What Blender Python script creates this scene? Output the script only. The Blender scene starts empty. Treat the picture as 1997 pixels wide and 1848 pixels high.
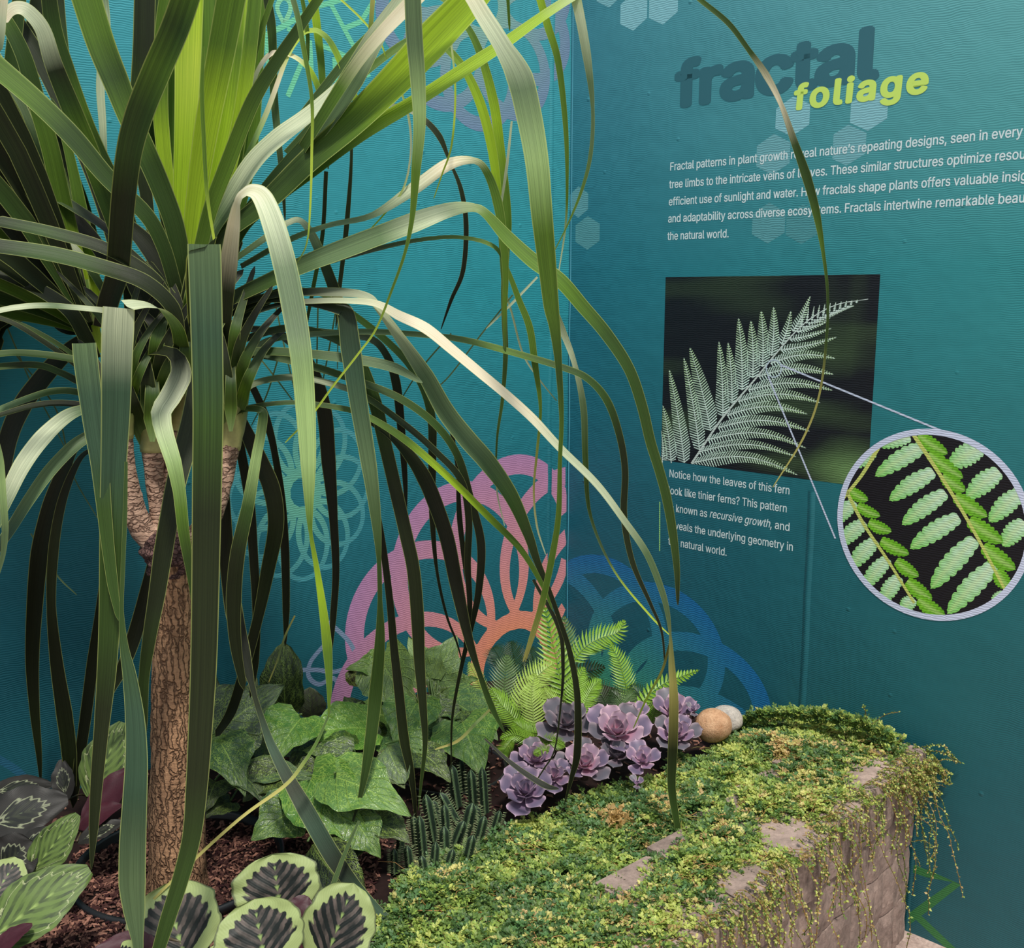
import bpy, math, random
import numpy as np
from mathutils import Vector, Matrix
from mathutils import noise as mnoise

# ------------------------------------------------------------ camera, sky, sun, exposure
scene = bpy.context.scene
D2R = math.pi / 180
F = 2000.0; PIT = 9.963 * D2R; CP, SP = math.cos(PIT), math.sin(PIT); EYE = 1.5
cam_data = bpy.data.cameras.new('camera')
cam_data.sensor_width = 36.0
cam_data.lens = F / 1997 * 36.0
cam_data.clip_start = 0.02
cam = bpy.data.objects.new('camera', cam_data)
cam.location = (0, 0, EYE)
cam.rotation_euler = (math.pi / 2 - PIT, 0, 0)
scene.collection.objects.link(cam)
scene.camera = cam

world = bpy.data.worlds.new('sky'); scene.world = world; world.use_nodes = True
wn = world.node_tree.nodes; wl = world.node_tree.links
bg = wn['Background']; bg.inputs[1].default_value = 0.9
tc = wn.new('ShaderNodeTexCoord'); sx = wn.new('ShaderNodeSeparateXYZ'); rp = wn.new('ShaderNodeValToRGB')
wl.new(tc.outputs['Generated'], sx.inputs[0]); wl.new(sx.outputs['Z'], rp.inputs[0]); wl.new(rp.outputs[0], bg.inputs[0])
rp.color_ramp.elements[0].position = 0.0; rp.color_ramp.elements[0].color = (0.22, 0.24, 0.25, 1)
rp.color_ramp.elements[1].position = 0.75; rp.color_ramp.elements[1].color = (1.25, 1.35, 1.45, 1)
sun_data = bpy.data.lights.new('sun', 'SUN'); sun_data.energy = 3.9; sun_data.angle = 7 * D2R; sun_data.color = (1.0, 0.95, 0.86)
sun = bpy.data.objects.new('sun', sun_data); scene.collection.objects.link(sun)
sun.location = (1, -1, 5)
SUN_FROM = Vector((0.13, -0.46, 1.0)).normalized()
sun.rotation_euler = (-SUN_FROM).to_track_quat('-Z', 'Y').to_euler()
scene.view_settings.view_transform = 'Standard'
scene.view_settings.look = 'None'
scene.view_settings.gamma = 1.0
scene.view_settings.use_curve_mapping = False
scene.view_settings.exposure = 0.0

# ------------------------------------------------------------ helpers
rnd = random.Random(7)
nrs = np.random.RandomState(11)
CAM = np.array([0, 0, EYE])

def ray(px, py):
    dx = px - 998.5; dy = py - 924
    return np.array([dx, F * CP - dy * SP, -(F * SP + dy * CP)])
def atY(px, py, Y):
    r = ray(px, py); return CAM + r * (Y / r[1])
def atZ(px, py, z):
    r = ray(px, py); return CAM + r * ((z - EYE) / r[2])
def depth(p): return p[1] * CP - (p[2] - EYE) * SP
def proj(p):
    de = depth(p); return 998.5 + F * p[0] / de, 924 - F * (p[1] * SP + (p[2] - EYE) * CP) / de
def unit(v):
    v = np.asarray(v, float); return v / max(1e-12, np.linalg.norm(v))
def lin(c):
    out = []
    for v in c[:3]:
        v = v / 255.0
        out.append(v / 12.92 if v <= 0.04045 else ((v + 0.055) / 1.055) ** 2.4)
    return tuple(out)
def mix(a, b, t): return tuple(a[i] * (1 - t) + b[i] * t for i in range(3))
def nz(x, y=0.0, z=0.0): return mnoise.noise(Vector((x, y, z)))

AZR, AZL = 46.57 * D2R, 52 * D2R
dR = np.array([-math.sin(AZR), math.cos(AZR), 0]); dL = np.array([math.sin(AZL), math.cos(AZL), 0])
COR = np.array([0.16145, 2.96682, 0.0])
UR = -dR; NRM_R = np.array([UR[1], -UR[0], 0])   # towards the viewer
UL = -dL; NRM_L = np.array([-UL[1], UL[0], 0])
if NRM_R @ (CAM - COR) < 0: NRM_R = -NRM_R
if NRM_L @ (CAM - COR) < 0: NRM_L = -NRM_L
WALLS = {'R': (UR, NRM_R), 'L': (UL, NRM_L)}
def onwall(px, py, w):
    n = WALLS[w][1]; r = ray(px, py); return CAM + r * (((COR - CAM) @ n) / (r @ n))
def uv_of(px, py, w):
    p = onwall(px, py, w); return (p - COR) @ WALLS[w][0], p[2]
def wpt(u, v, w, off=0.0):
    U, n = WALLS[w]; return COR + U * u + np.array([0, 0, v]) + n * off * .3

class MB:
    def __init__(s): s.v = []; s.f = []; s.c = []; s.uv = []; s.n = 0
    def add(s, vs, fs, cols=None, uvs=None):
        vs = np.asarray(vs, float).reshape(-1, 3); n = len(vs)
        s.v.append(vs)
        if cols is None: cols = (0.5, 0.5, 0.5)
        cols = np.asarray(cols, float)
        if cols.ndim == 1: cols = np.tile(cols[:3], (n, 1))
        s.c.append(cols[:, :3])
        s.uv.append(np.zeros((n, 2)) if uvs is None else np.asarray(uvs, float))
        for f in fs: s.f.append(tuple(i + s.n for i in f))
        s.n += n
    def grid(s, P, cols=None, uvs=None, closed=False):
        P = np.asarray(P, float); a, b = P.shape[:2]; fs = []
        for i in range(a - 1):
            for j in range(b if closed else b - 1):
                k = (j + 1) % b
                fs.append((i * b + j, i * b + k, (i + 1) * b + k, (i + 1) * b + j))
        s.add(P.reshape(-1, 3), fs, None if cols is None else (np.asarray(cols).reshape(-1, 3) if np.ndim(cols) > 1 else cols),
              None if uvs is None else np.asarray(uvs).reshape(-1, 2))
    def mesh(s, name, mat, smooth=True):
        me = bpy.data.meshes.new(name)
        V = np.concatenate(s.v); me.from_pydata(V.tolist(), [], s.f)
        li = np.zeros(len(me.loops), dtype=np.int32); me.loops.foreach_get('vertex_index', li)
        C = np.concatenate(s.c); C4 = np.ones((len(V), 4)); C4[:, :3] = C
        ca = me.color_attributes.new('Col', 'FLOAT_COLOR', 'POINT'); ca.data.foreach_set('color', C4.ravel())
        U = np.concatenate(s.uv); ul = me.uv_layers.new(name='UVMap'); ul.data.foreach_set('uv', U[li].ravel())
        if smooth: me.polygons.foreach_set('use_smooth', [True] * len(me.polygons))
        if mat: me.materials.append(mat)
        me.update(); return me
    def build(s, name, mat, parent=None, smooth=True):
        return link(name, s.mesh(name, mat, smooth), parent)
def fastmesh(name, V, quads, C, mat, parent=None):
    me = bpy.data.meshes.new(name); nv, nf = len(V), len(quads)
    me.vertices.add(nv); me.vertices.foreach_set('co', np.asarray(V, np.float32).ravel())
    me.loops.add(nf * 4); me.loops.foreach_set('vertex_index', np.asarray(quads, np.int32).ravel())
    me.polygons.add(nf); me.polygons.foreach_set('loop_start', np.arange(nf, dtype=np.int32) * 4)
    me.update(calc_edges=True)
    C4 = np.ones((nv, 4), np.float32); C4[:, :3] = C
    ca = me.color_attributes.new('Col', 'FLOAT_COLOR', 'POINT'); ca.data.foreach_set('color', C4.ravel())
    me.materials.append(mat); me.validate()
    return link(name, me, parent)
def link(name, data, parent=None):
    o = bpy.data.objects.new(name, data); scene.collection.objects.link(o)
    if parent: o.parent = parent
    return o
def tag(o, label=None, cat=None, group=None, kind=None):
    if label: o['label'] = label
    if cat: o['category'] = cat
    if group: o['group'] = group
    if kind: o['kind'] = kind
    return o
def empty(name, loc=(0, 0, 0)):
    o = bpy.data.objects.new(name, None); scene.collection.objects.link(o); o.empty_display_size = 0.05
    return o          # all parts are modelled in world space, so the root stays at the origin
def root_at(name, loc):
    o = bpy.data.objects.new(name, None); scene.collection.objects.link(o); o.empty_display_size = 0.05
    o.location = Vector(loc); o['_base'] = list(map(float, loc)); return o
def settle(root):
    """Give the children of a root at its base coordinates relative to it."""
    b = root.location.copy()
    for ch in [c for c in scene.objects if c.parent == root]:
        ch.matrix_parent_inverse = Matrix.Translation(-b)

def catmull(P, per=6):
    P = np.asarray(P, float)
    Q = np.vstack([2 * P[0] - P[1], P, 2 * P[-1] - P[-2]]); out = []
    for i in range(1, len(Q) - 2):
        p0, p1, p2, p3 = Q[i - 1], Q[i], Q[i + 1], Q[i + 2]
        for k in range(per):
            t = k / per
            out.append(0.5 * (2 * p1 + (p2 - p0) * t + (2 * p0 - 5 * p1 + 4 * p2 - p3) * t * t + (3 * p1 - p0 - 3 * p2 + p3) * t ** 3))
    out.append(P[-1]); return np.array(out)

def tube(mb, P, R, col=(0.5, 0.5, 0.5), seg=8, cap=True, wob=0.0, wf=20.0):
    P = np.asarray(P, float); n = len(P); R = np.full(n, R) if np.ndim(R) == 0 else np.asarray(R)
    T = np.gradient(P, axis=0); T = np.array([unit(t) for t in T])
    a = np.array([1.0, 0.1, 0.0]) if abs(T[0][0]) < 0.8 else np.array([0, 1.0, 0.1])
    rows = []; uv = []; s = 0
    for i in range(n):
        if i: s += np.linalg.norm(P[i] - P[i - 1])
        b = unit(np.cross(T[i], a)); a = unit(np.cross(b, T[i])); row = []
        for k in range(seg):
            th = 2 * math.pi * k / seg
            r = R[i]
            if wob: r *= 1 + wob * nz(math.cos(th) * 1.7 + 5, math.sin(th) * 1.7, s * wf) + wob * .6 * nz(math.cos(th) * 5, math.sin(th) * 5, s * wf * 2.5)
            row.append(P[i] + (a * math.cos(th) + b * math.sin(th)) * r)
        rows.append(row); uv.append([(k / seg, s) for k in range(seg)])
    base = mb.n
    mb.grid(rows, col, uv, closed=True)
    if cap:
        mb.f.append(tuple(base + (n - 1) * seg + k for k in range(seg))); mb.f.append(tuple(base + k for k in reversed(range(seg))))

# ------------------------------------------------------------ materials
def newmat(name):
    m = bpy.data.materials.new(name); m.use_nodes = True
    nt = m.node_tree; b = nt.nodes['Principled BSDF']; return m, nt, b
def N(nt, t, **k):
    n = nt.nodes.new('ShaderNode' + t)
    for a, v in k.items():
        if a.startswith('i_'): n.inputs[a[2:].replace('_', ' ')].default_value = v
        else: setattr(n, a, v)
    return n
def setin(b, name, v):
    if name in b.inputs: b.inputs[name].default_value = v
def coords(nt, scale=(1, 1, 1), kind='Object'):
    t = N(nt, 'TexCoord'); m = N(nt, 'Mapping'); m.inputs['Scale'].default_value = scale
    nt.links.new(t.outputs[kind], m.inputs[0]); return m.outputs[0]
def noise_n(nt, vec, scale, detail=4, rough=.6):
    n = N(nt, 'TexNoise'); n.inputs['Scale'].default_value = scale; n.inputs['Detail'].default_value = detail
    n.inputs['Roughness'].default_value = rough; nt.links.new(vec, n.inputs['Vector']); return n.outputs['Fac']
def ramp(nt, fac, stops):
    r = N(nt, 'ValToRGB'); e = r.color_ramp.elements
    while len(e) < len(stops): e.new(0.5)
    for i, (p, c) in enumerate(stops): e[i].position = p; e[i].color = (c[0], c[1], c[2], 1)
    nt.links.new(fac, r.inputs[0]); return r.outputs[0]
def bump(nt, b, fac, strength, dist, prev=None):
    u = N(nt, 'Bump'); u.inputs['Strength'].default_value = strength; u.inputs['Distance'].default_value = dist
    nt.links.new(fac, u.inputs['Height'])
    if prev: nt.links.new(prev, u.inputs['Normal'])
    nt.links.new(u.outputs[0], b.inputs['Normal']); return u.outputs[0]
def mathn(nt, op, a, b=None, c=None):
    m = N(nt, 'Math', operation=op)
    for i, v in enumerate((a, b, c)):
        if v is None: continue
        if isinstance(v, (int, float)): m.inputs[i].default_value = v
        else: nt.links.new(v, m.inputs[i])
    return m.outputs[0]
def mixc(nt, fac, a, b, blend='MIX'):
    m = N(nt, 'MixRGB', blend_type=blend)
    for i, v in enumerate((fac, a, b)):
        if isinstance(v, (int, float)): m.inputs[i].default_value = v
        elif isinstance(v, tuple): m.inputs[i].default_value = (v[0], v[1], v[2], 1)
        else: nt.links.new(v, m.inputs[i])
    return m.outputs[0]
def attr(nt): a = N(nt, 'Attribute'); a.attribute_name = 'Col'; return a.outputs['Color']
def translucent(nt, b, col, amt, gain=1.0):
    t = N(nt, 'BsdfTranslucent'); mx = N(nt, 'MixShader'); mx.inputs[0].default_value = amt
    if gain != 1.0: col = mixc(nt, 1.0, col, (gain, gain, gain * .6), 'MULTIPLY')
    nt.links.new(col, t.inputs[0]); nt.links.new(b.outputs[0], mx.inputs[1]); nt.links.new(t.outputs[0], mx.inputs[2])
    nt.links.new(mx.outputs[0], nt.nodes['Material Output'].inputs[0])

# palm blades: colour per blade, long stripes, paler rim
M_blade, nt, b = newmat('palm_blade')
c = attr(nt); uvn = N(nt, 'UVMap'); sep = N(nt, 'SeparateXYZ'); nt.links.new(uvn.outputs[0], sep.inputs[0])
mp = N(nt, 'Mapping'); mp.inputs['Scale'].default_value = (9, 1.2, 1); nt.links.new(uvn.outputs[0], mp.inputs[0])
st = noise_n(nt, mp.outputs[0], 2.2, 3, .6)
mp2 = N(nt, 'Mapping'); mp2.inputs['Scale'].default_value = (34, 0.8, 1); nt.links.new(uvn.outputs[0], mp2.inputs[0])
st2 = noise_n(nt, mp2.outputs[0], 1.6, 2, .5)
c1 = mixc(nt, 0.55, c, ramp(nt, st, [(.3, (.24, .26, .22)), (.7, (.78, .78, .70))]), 'OVERLAY')
c1 = mixc(nt, 0.4, c1, ramp(nt, st2, [(.35, (.34, .36, .34)), (.65, (.66, .66, .62))]), 'OVERLAY')
ed = mathn(nt, 'ABSOLUTE', mathn(nt, 'SUBTRACT', sep.outputs[0], 0.5))
c2 = mixc(nt, ramp(nt, ed, [(.455, (0, 0, 0)), (.48, (.85, .85, .85))]), c1, mixc(nt, 0.5, c1, lin((196, 205, 120))))
nt.links.new(c2, b.inputs['Base Color']); setin(b, 'Roughness', .48); setin(b, 'Specular IOR Level', .34)
bump(nt, b, st2, .3, .002)
translucent(nt, b, c2, .2, 1.4)

def leafmat(name, rough=.4, tr=.2, spec=.5, bsc=300, bst=.2):
    m, nt, b = newmat(name); c = attr(nt)
    nn = noise_n(nt, coords(nt), bsc, 3)
    c = mixc(nt, .35, c, ramp(nt, nn, [(.3, (.35, .35, .35)), (.7, (.65, .65, .65))]), 'OVERLAY')
    nt.links.new(c, b.inputs['Base Color']); setin(b, 'Roughness', rough); setin(b, 'Specular IOR Level', spec)
    bump(nt, b, nn, bst, .001)
    if tr: translucent(nt, b, c, tr, 1.3)
    return m
M_fern = leafmat('fern_green', .45, .3)
M_moss = leafmat('spikemoss', .5, .3, .4, 400, .1)
M_stem = leafmat('plant_stem', .55, 0)
M_cactus = leafmat('cactus_skin', .5, 0, .4, 250, .4)
M_petal = leafmat('succulent_skin', .5, .06, .35, 120, .05)
M_soil = leafmat('bark_mulch', .9, 0, .15, 160, .5)

# mosaic leaves: fine yellow net between the side veins
M_mosaic, nt, b = newmat('mosaic_leaf')
c = attr(nt); uvn = N(nt, 'UVMap'); sep = N(nt, 'SeparateXYZ'); nt.links.new(uvn.outputs[0], sep.inputs[0])
au = mathn(nt, 'ABSOLUTE', sep.outputs[0])
t1 = mathn(nt, 'SUBTRACT', sep.outputs[1], mathn(nt, 'MULTIPLY', au, 0.35))
cmb = N(nt, 'CombineXYZ'); nt.links.new(mathn(nt, 'MULTIPLY', sep.outputs[0], 16), cmb.inputs[0]); nt.links.new(mathn(nt, 'MULTIPLY', t1, 34), cmb.inputs[1])
vo = N(nt, 'TexVoronoi', feature='DISTANCE_TO_EDGE'); vo.inputs['Scale'].default_value = 1.0; nt.links.new(cmb.outputs[0], vo.inputs['Vector'])
net = ramp(nt, vo.outputs['Distance'], [(.0, (1, 1, 1)), (.16, (0, 0, 0))])
veins = ramp(nt, mathn(nt, 'PINGPONG', mathn(nt, 'MULTIPLY', t1, 7), 0.5), [(0.0, (1, 1, 1)), (.09, (0, 0, 0))])
mid = ramp(nt, au, [(0.0, (1, 1, 1)), (.035, (0, 0, 0))])
msk = noise_n(nt, uvn.outputs[0], 5, 3)
netm = mathn(nt, 'MULTIPLY', net, ramp(nt, msk, [(.38, (.1, .1, .1)), (.58, (1, 1, 1))]))
pale = mixc(nt, .6, c, lin((164, 192, 84)))
c2 = mixc(nt, mathn(nt, 'MULTIPLY', netm, .85), c, pale)
c2 = mixc(nt, mathn(nt, 'MULTIPLY', veins, .3), c2, pale)
c2 = mixc(nt, mathn(nt, 'MULTIPLY', mid, .7), c2, pale)
nt.links.new(c2, b.inputs['Base Color']); setin(b, 'Roughness', .34); setin(b, 'Specular IOR Level', .45)
bb = bump(nt, b, veins, .5, .004); bump(nt, b, net, .3, .002, bb)

# calathea leaves: pale margin, dark feathered centre
def calathea(name, pale, dark, stripe, inner, edge=.62, star=.2, line=None):
    m, nt, b = newmat(name)
    uvn = N(nt, 'UVMap'); sep = N(nt, 'SeparateXYZ'); nt.links.new(uvn.outputs[0], sep.inputs[0])
    u = sep.outputs[0]; v = mathn(nt, 'MULTIPLY_ADD', sep.outputs[1], 2.0, -1.0); au = mathn(nt, 'ABSOLUTE', u)
    r = mathn(nt, 'SQRT', mathn(nt, 'ADD', mathn(nt, 'MULTIPLY', u, u), mathn(nt, 'MULTIPLY', v, v)))
    chev = mathn(nt, 'SUBTRACT', sep.outputs[1], mathn(nt, 'MULTIPLY', au, .55))
    saw = mathn(nt, 'PINGPONG', mathn(nt, 'MULTIPLY', chev, 6.5), 0.5)
    saw2 = mathn(nt, 'PINGPONG', mathn(nt, 'MULTIPLY', chev, 23.0), 0.5)
    nn = noise_n(nt, uvn.outputs[0], 7, 4)
    rr = mathn(nt, 'ADD', r, mathn(nt, 'ADD', mathn(nt, 'MULTIPLY', saw, .26), mathn(nt, 'MULTIPLY', nn, .22)))
    cen = ramp(nt, rr, [(edge + .1, (1, 1, 1)), (edge + .14, (0, 0, 0))])
    sfac = ramp(nt, mathn(nt, 'MULTIPLY_ADD', saw, 1.0, mathn(nt, 'MULTIPLY', nn, .5)), [(.46, (0, 0, 0)), (.56, (1, 1, 1))])
    dk = mixc(nt, mathn(nt, 'MULTIPLY', sfac, ramp(nt, noise_n(nt, uvn.outputs[0], 3.1, 2), [(.35, (.1, .1, .1)), (.6, (.75, .75, .75))])), dark, stripe)
    pl = mixc(nt, ramp(nt, saw2, [(.0, (0, 0, 0)), (.5, (.16, .16, .16))]), pale, mix(pale, dark, .45))
    c = mixc(nt, cen, pl, dk)
    if line: c = mixc(nt, ramp(nt, rr, [(edge + .06, (0, 0, 0)), (edge + .10, (1, 1, 1)), (edge + .14, (1, 1, 1)), (edge + .17, (0, 0, 0))]), c, line)
    st = mathn(nt, 'ADD', au, mathn(nt, 'MULTIPLY', saw, .18))
    c = mixc(nt, ramp(nt, mathn(nt, 'ADD', st, mathn(nt, 'MULTIPLY', sep.outputs[1], .05)), [(star * .5, (1, 1, 1)), (star * .5 + .05, (0, 0, 0))]), c, inner)
    rim = ramp(nt, mathn(nt, 'MULTIPLY_ADD', nn, .05, au), [(.97, (0, 0, 0)), (1.0, (1, 1, 1))])
    c = mixc(nt, rim, c, mix(dark, pale, .3))
    geo = N(nt, 'NewGeometry'); c = mixc(nt, geo.outputs['Backfacing'], c, lin((58, 22, 32)))
    nt.links.new(c, b.inputs['Base Color']); setin(b, 'Roughness', .5); setin(b, 'Specular IOR Level', .25)
    bump(nt, b, saw2, .12, .0015); return m
M_calA = calathea('painted_leaf', lin((140, 153, 98)), lin((16, 22, 20)), lin((98, 86, 80)), lin((122, 142, 82)), .80, .1)
M_calB = calathea('medallion_leaf', lin((48, 62, 44)), lin((88, 108, 54)), lin((28, 38, 28)), lin((126, 146, 80)), .9, .1, lin((168, 172, 130)))
M_calC = calathea('dusky_leaf', lin((38, 36, 34)), lin((26, 28, 26)), lin((50, 54, 40)), lin((80, 90, 66)), .56, .04, lin((120, 124, 100)))
M_maroon = leafmat('maroon_leaf', .5, 0, .3)
M_matcol = leafmat('tinted', .6, 0, .3, 60, .1)

# bark
def bark(name, dark, lightc, sc, bsc, xsc):
    m, nt, b = newmat(name)
    w = noise_n(nt, coords(nt, sc), 1.0, 6, .68)
    w = mathn(nt, 'MULTIPLY_ADD', noise_n(nt, coords(nt, xsc), 1.0, 4, .7), .42, mathn(nt, 'MULTIPLY', w, .62))
    wob = N(nt, 'TexNoise'); wob.inputs['Scale'].default_value = 60; nt.links.new(coords(nt), wob.inputs['Vector'])
    add = N(nt, 'VectorMath', operation='MULTIPLY_ADD'); nt.links.new(wob.outputs['Color'], add.inputs[0]); add.inputs[1].default_value = (1.6, 1.6, 1.6); nt.links.new(coords(nt, bsc), add.inputs[2])
    v = N(nt, 'TexVoronoi', feature='DISTANCE_TO_EDGE'); nt.links.new(add.outputs[0], v.inputs['Vector']); v.inputs['Scale'].default_value = 1.0
    crack = ramp(nt, v.outputs['Distance'], [(.0, (0, 0, 0)), (.14, (1, 1, 1))])
    c = ramp(nt, w, [(.28, dark), (.5, mix(dark, lightc, .55)), (.72, lightc)])
    c = mixc(nt, mathn(nt, 'MULTIPLY', mathn(nt, 'SUBTRACT', 1.0, crack), .65), c, mix(dark, (.02, .01, .01), .5))
    nt.links.new(c, b.inputs['Base Color']); setin(b, 'Roughness', .85); setin(b, 'Specular IOR Level', .2)
    p = bump(nt, b, w, .9, .006); bump(nt, b, crack, .8, .005, p); return m
M_bark = bark('trunk_bark', lin((66, 42, 32)), lin((206, 160, 122)), (150, 150, 12), (95, 95, 15), (40, 40, 190))
M_limb = bark('stem_bark', lin((112, 78, 64)), lin((224, 188, 164)), (28, 28, 230), (26, 26, 120), (90, 90, 90))
M_knob = bark('knob_bark', lin((46, 30, 32)), lin((128, 98, 92)), (110, 110, 130), (120, 120, 130), (60, 60, 60))
M_sheath = leafmat('green_sheath', .45, .1, .4, 90, .3)

# walls: printed film with fine level ripples
def wallmat(name, stops, ripple):
    m, nt, b = newmat(name)
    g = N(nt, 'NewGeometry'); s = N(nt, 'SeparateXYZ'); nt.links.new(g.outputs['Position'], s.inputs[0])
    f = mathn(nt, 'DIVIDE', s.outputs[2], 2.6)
    c = ramp(nt, f, stops)  # printed fade by height, with shade low on the wall painted in too
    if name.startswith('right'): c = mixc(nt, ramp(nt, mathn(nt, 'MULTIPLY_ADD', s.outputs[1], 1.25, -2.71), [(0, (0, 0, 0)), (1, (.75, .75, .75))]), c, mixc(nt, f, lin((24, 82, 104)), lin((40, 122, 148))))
    nt.links.new(c, b.inputs['Base Color']); setin(b, 'Roughness', .47); setin(b, 'Specular IOR Level', .4)
    co = coords(nt, (1, 1, 1)); wv = N(nt, 'TexWave', wave_type='BANDS', bands_direction='Z'); wv.inputs['Scale'].default_value = 66
    wv.inputs['Distortion'].default_value = 9; wv.inputs['Detail'].default_value = 2; wv.inputs['Detail Scale'].default_value = .35
    nt.links.new(co, wv.inputs['Vector'])
    msk = noise_n(nt, coords(nt), 3.5, 2)
    fac = mathn(nt, 'MULTIPLY', wv.outputs['Fac'], ramp(nt, msk, [(.35, (.25, .25, .25)), (.65, (1, 1, 1))]))
    p = bump(nt, b, fac, ripple, .0016)
    dots = N(nt, 'TexVoronoi', feature='F1'); dots.inputs['Scale'].default_value = 11; nt.links.new(coords(nt), dots.inputs['Vector'])
    p = bump(nt, b, ramp(nt, dots.outputs['Distance'], [(.0, (1, 1, 1)), (.07, (0, 0, 0))]), .5, .003, p)
    bump(nt, b, noise_n(nt, coords(nt), 5, 3), .22, .02, p)
    return m, co
M_wallL, _ = wallmat('left_wall_print_shade', [(.15, lin((30, 84, 94))), (.36, lin((33, 108, 122))), (.58, lin((42, 140, 152))), (.95, lin((72, 160, 172)))], .34)
M_wallR, _ = wallmat('right_wall_print_shade', [(.1, lin((34, 92, 100))), (.36, lin((36, 106, 112))), (.6, lin((52, 142, 146))), (.85, lin((108, 178, 180)))], .2)

# flat print on the film
M_print, nt, b = newmat('wall_ink'); c = attr(nt); nt.links.new(c, b.inputs['Base Color']); setin(b, 'Roughness', .5); setin(b, 'Specular IOR Level', .35)
wv = N(nt, 'TexWave', wave_type='BANDS', bands_direction='Z'); wv.inputs['Scale'].default_value = 58; wv.inputs['Distortion'].default_value = 5
nt.links.new(coords(nt), wv.inputs['Vector']); bump(nt, b, wv.outputs['Fac'], .22, .0016)
def flatmat(name, col, rough=.5, em=0):
    m, nt, b = newmat(name); setin(b, 'Base Color', (*col, 1)); setin(b, 'Roughness', rough); return m
M_white = flatmat('white_ink', lin((222, 236, 238))); M_lime = flatmat('lime_ink', lin((212, 238, 110)))
M_title = flatmat('slate_ink', lin((52, 106, 118))); M_ring = flatmat('lilac_ink', lin((206, 212, 234)))
M_plastic, nt, b = newmat('black_plastic'); setin(b, 'Base Color', (*lin((26, 27, 30)), 1)); setin(b, 'Roughness', .4)

def stonemat(name, a, bb, sc, rough=.85):
    m, nt, b = newmat(name); n1 = noise_n(nt, coords(nt), sc, 6, .7); n2 = noise_n(nt, coords(nt), sc * 9, 4, .7)
    c = mixc(nt, .6, ramp(nt, n1, [(.3, a), (.7, bb)]), ramp(nt, n2, [(.3, (.3, .3, .3)), (.7, (.72, .72, .72))]), 'OVERLAY')
    nt.links.new(c, b.inputs['Base Color']); setin(b, 'Roughness', rough); setin(b, 'Specular IOR Level', .25)
    p = bump(nt, b, n1, .5, .01); bump(nt, b, n2, .5, .003, p); return m
M_block = stonemat('concrete_block', lin((104, 90, 84)), lin((164, 142, 132)), 9)
M_floor = stonemat('concrete_floor', lin((140, 120, 112)), lin((190, 168, 158)), 14)
M_sand = stonemat('sandy_cobble', lin((164, 118, 84)), lin((206, 166, 132)), 45)
M_grey = stonemat('grey_cobble', lin((140, 136, 132)), lin((196, 184, 172)), 16)
# ------------------------------------------------------------ walls and floor
def wall(name, w, length, mat, label):
    U, n = WALLS[w]; mb = MB(); H = 3.0
    A = COR + U * 0; Bp = COR + U * length; th = -0.04
    for P in ([A, Bp],):
        a, b_ = P; up = np.array([0, 0, H]); back = n * th
        v = [a, b_, b_ + up, a + up, a + back, b_ + back, b_ + up + back, a + up + back]
        mb.add(v, [(0, 1, 2, 3), (5, 4, 7, 6), (1, 5, 6, 2), (4, 0, 3, 7), (3, 2, 6, 7), (4, 5, 1, 0)])
    o = mb.build(name, mat, None, smooth=False); tag(o, label, kind='structure', cat='wall'); return o
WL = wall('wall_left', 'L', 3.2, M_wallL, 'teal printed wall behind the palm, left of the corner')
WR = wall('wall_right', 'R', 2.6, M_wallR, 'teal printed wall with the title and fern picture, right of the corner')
fl = MB(); fl.add([(-2.6, -1.5, 0), (2.6, -1.5, 0), (2.6, 3.1, 0), (-2.6, 3.1, 0), (-2.6, -1.5, -.05), (2.6, -1.5, -.05), (2.6, 3.1, -.05), (-2.6, 3.1, -.05)],
                  [(0, 1, 2, 3), (7, 6, 5, 4), (0, 4, 5, 1), (1, 5, 6, 2), (2, 6, 7, 3), (3, 7, 4, 0)])
tag(fl.build('floor', M_floor, None, False), 'pinkish grey concrete floor at the foot of the right wall', kind='structure', cat='floor')

def strip(name, parent, w, u, v0, v1, wd, h, mat, wobble=0.0, col=(.2, .4, .45)):
    mb = MB(); rows = []
    for i in range(41):
        v = v0 + (v1 - v0) * i / 40; uu = u + wobble * nz(v * 4, 3.1, u)
        rows.append([wpt(uu + wd * (k / 6 - .5), v, w, h / .3 * math.sin(math.pi * k / 6) ** 1.5 + .0002) for k in range(7)])
    mb.grid(rows, col); return mb.build(name, mat, parent)
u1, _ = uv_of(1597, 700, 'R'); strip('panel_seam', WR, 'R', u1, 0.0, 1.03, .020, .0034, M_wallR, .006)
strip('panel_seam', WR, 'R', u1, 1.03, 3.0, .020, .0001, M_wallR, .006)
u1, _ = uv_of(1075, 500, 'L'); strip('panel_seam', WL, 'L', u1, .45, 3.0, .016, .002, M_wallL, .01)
strip('film_edge', WR, 'R', .006, .45, 3.0, .004, .002, flatmat('film_edge', lin((72, 146, 166)), .35), .004)
u1, _ = uv_of(1776, 1700, 'R'); strip('panel_seam', WR, 'R', u1, 0.0, .42, .012, .0012, M_wallR, .004)

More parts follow.
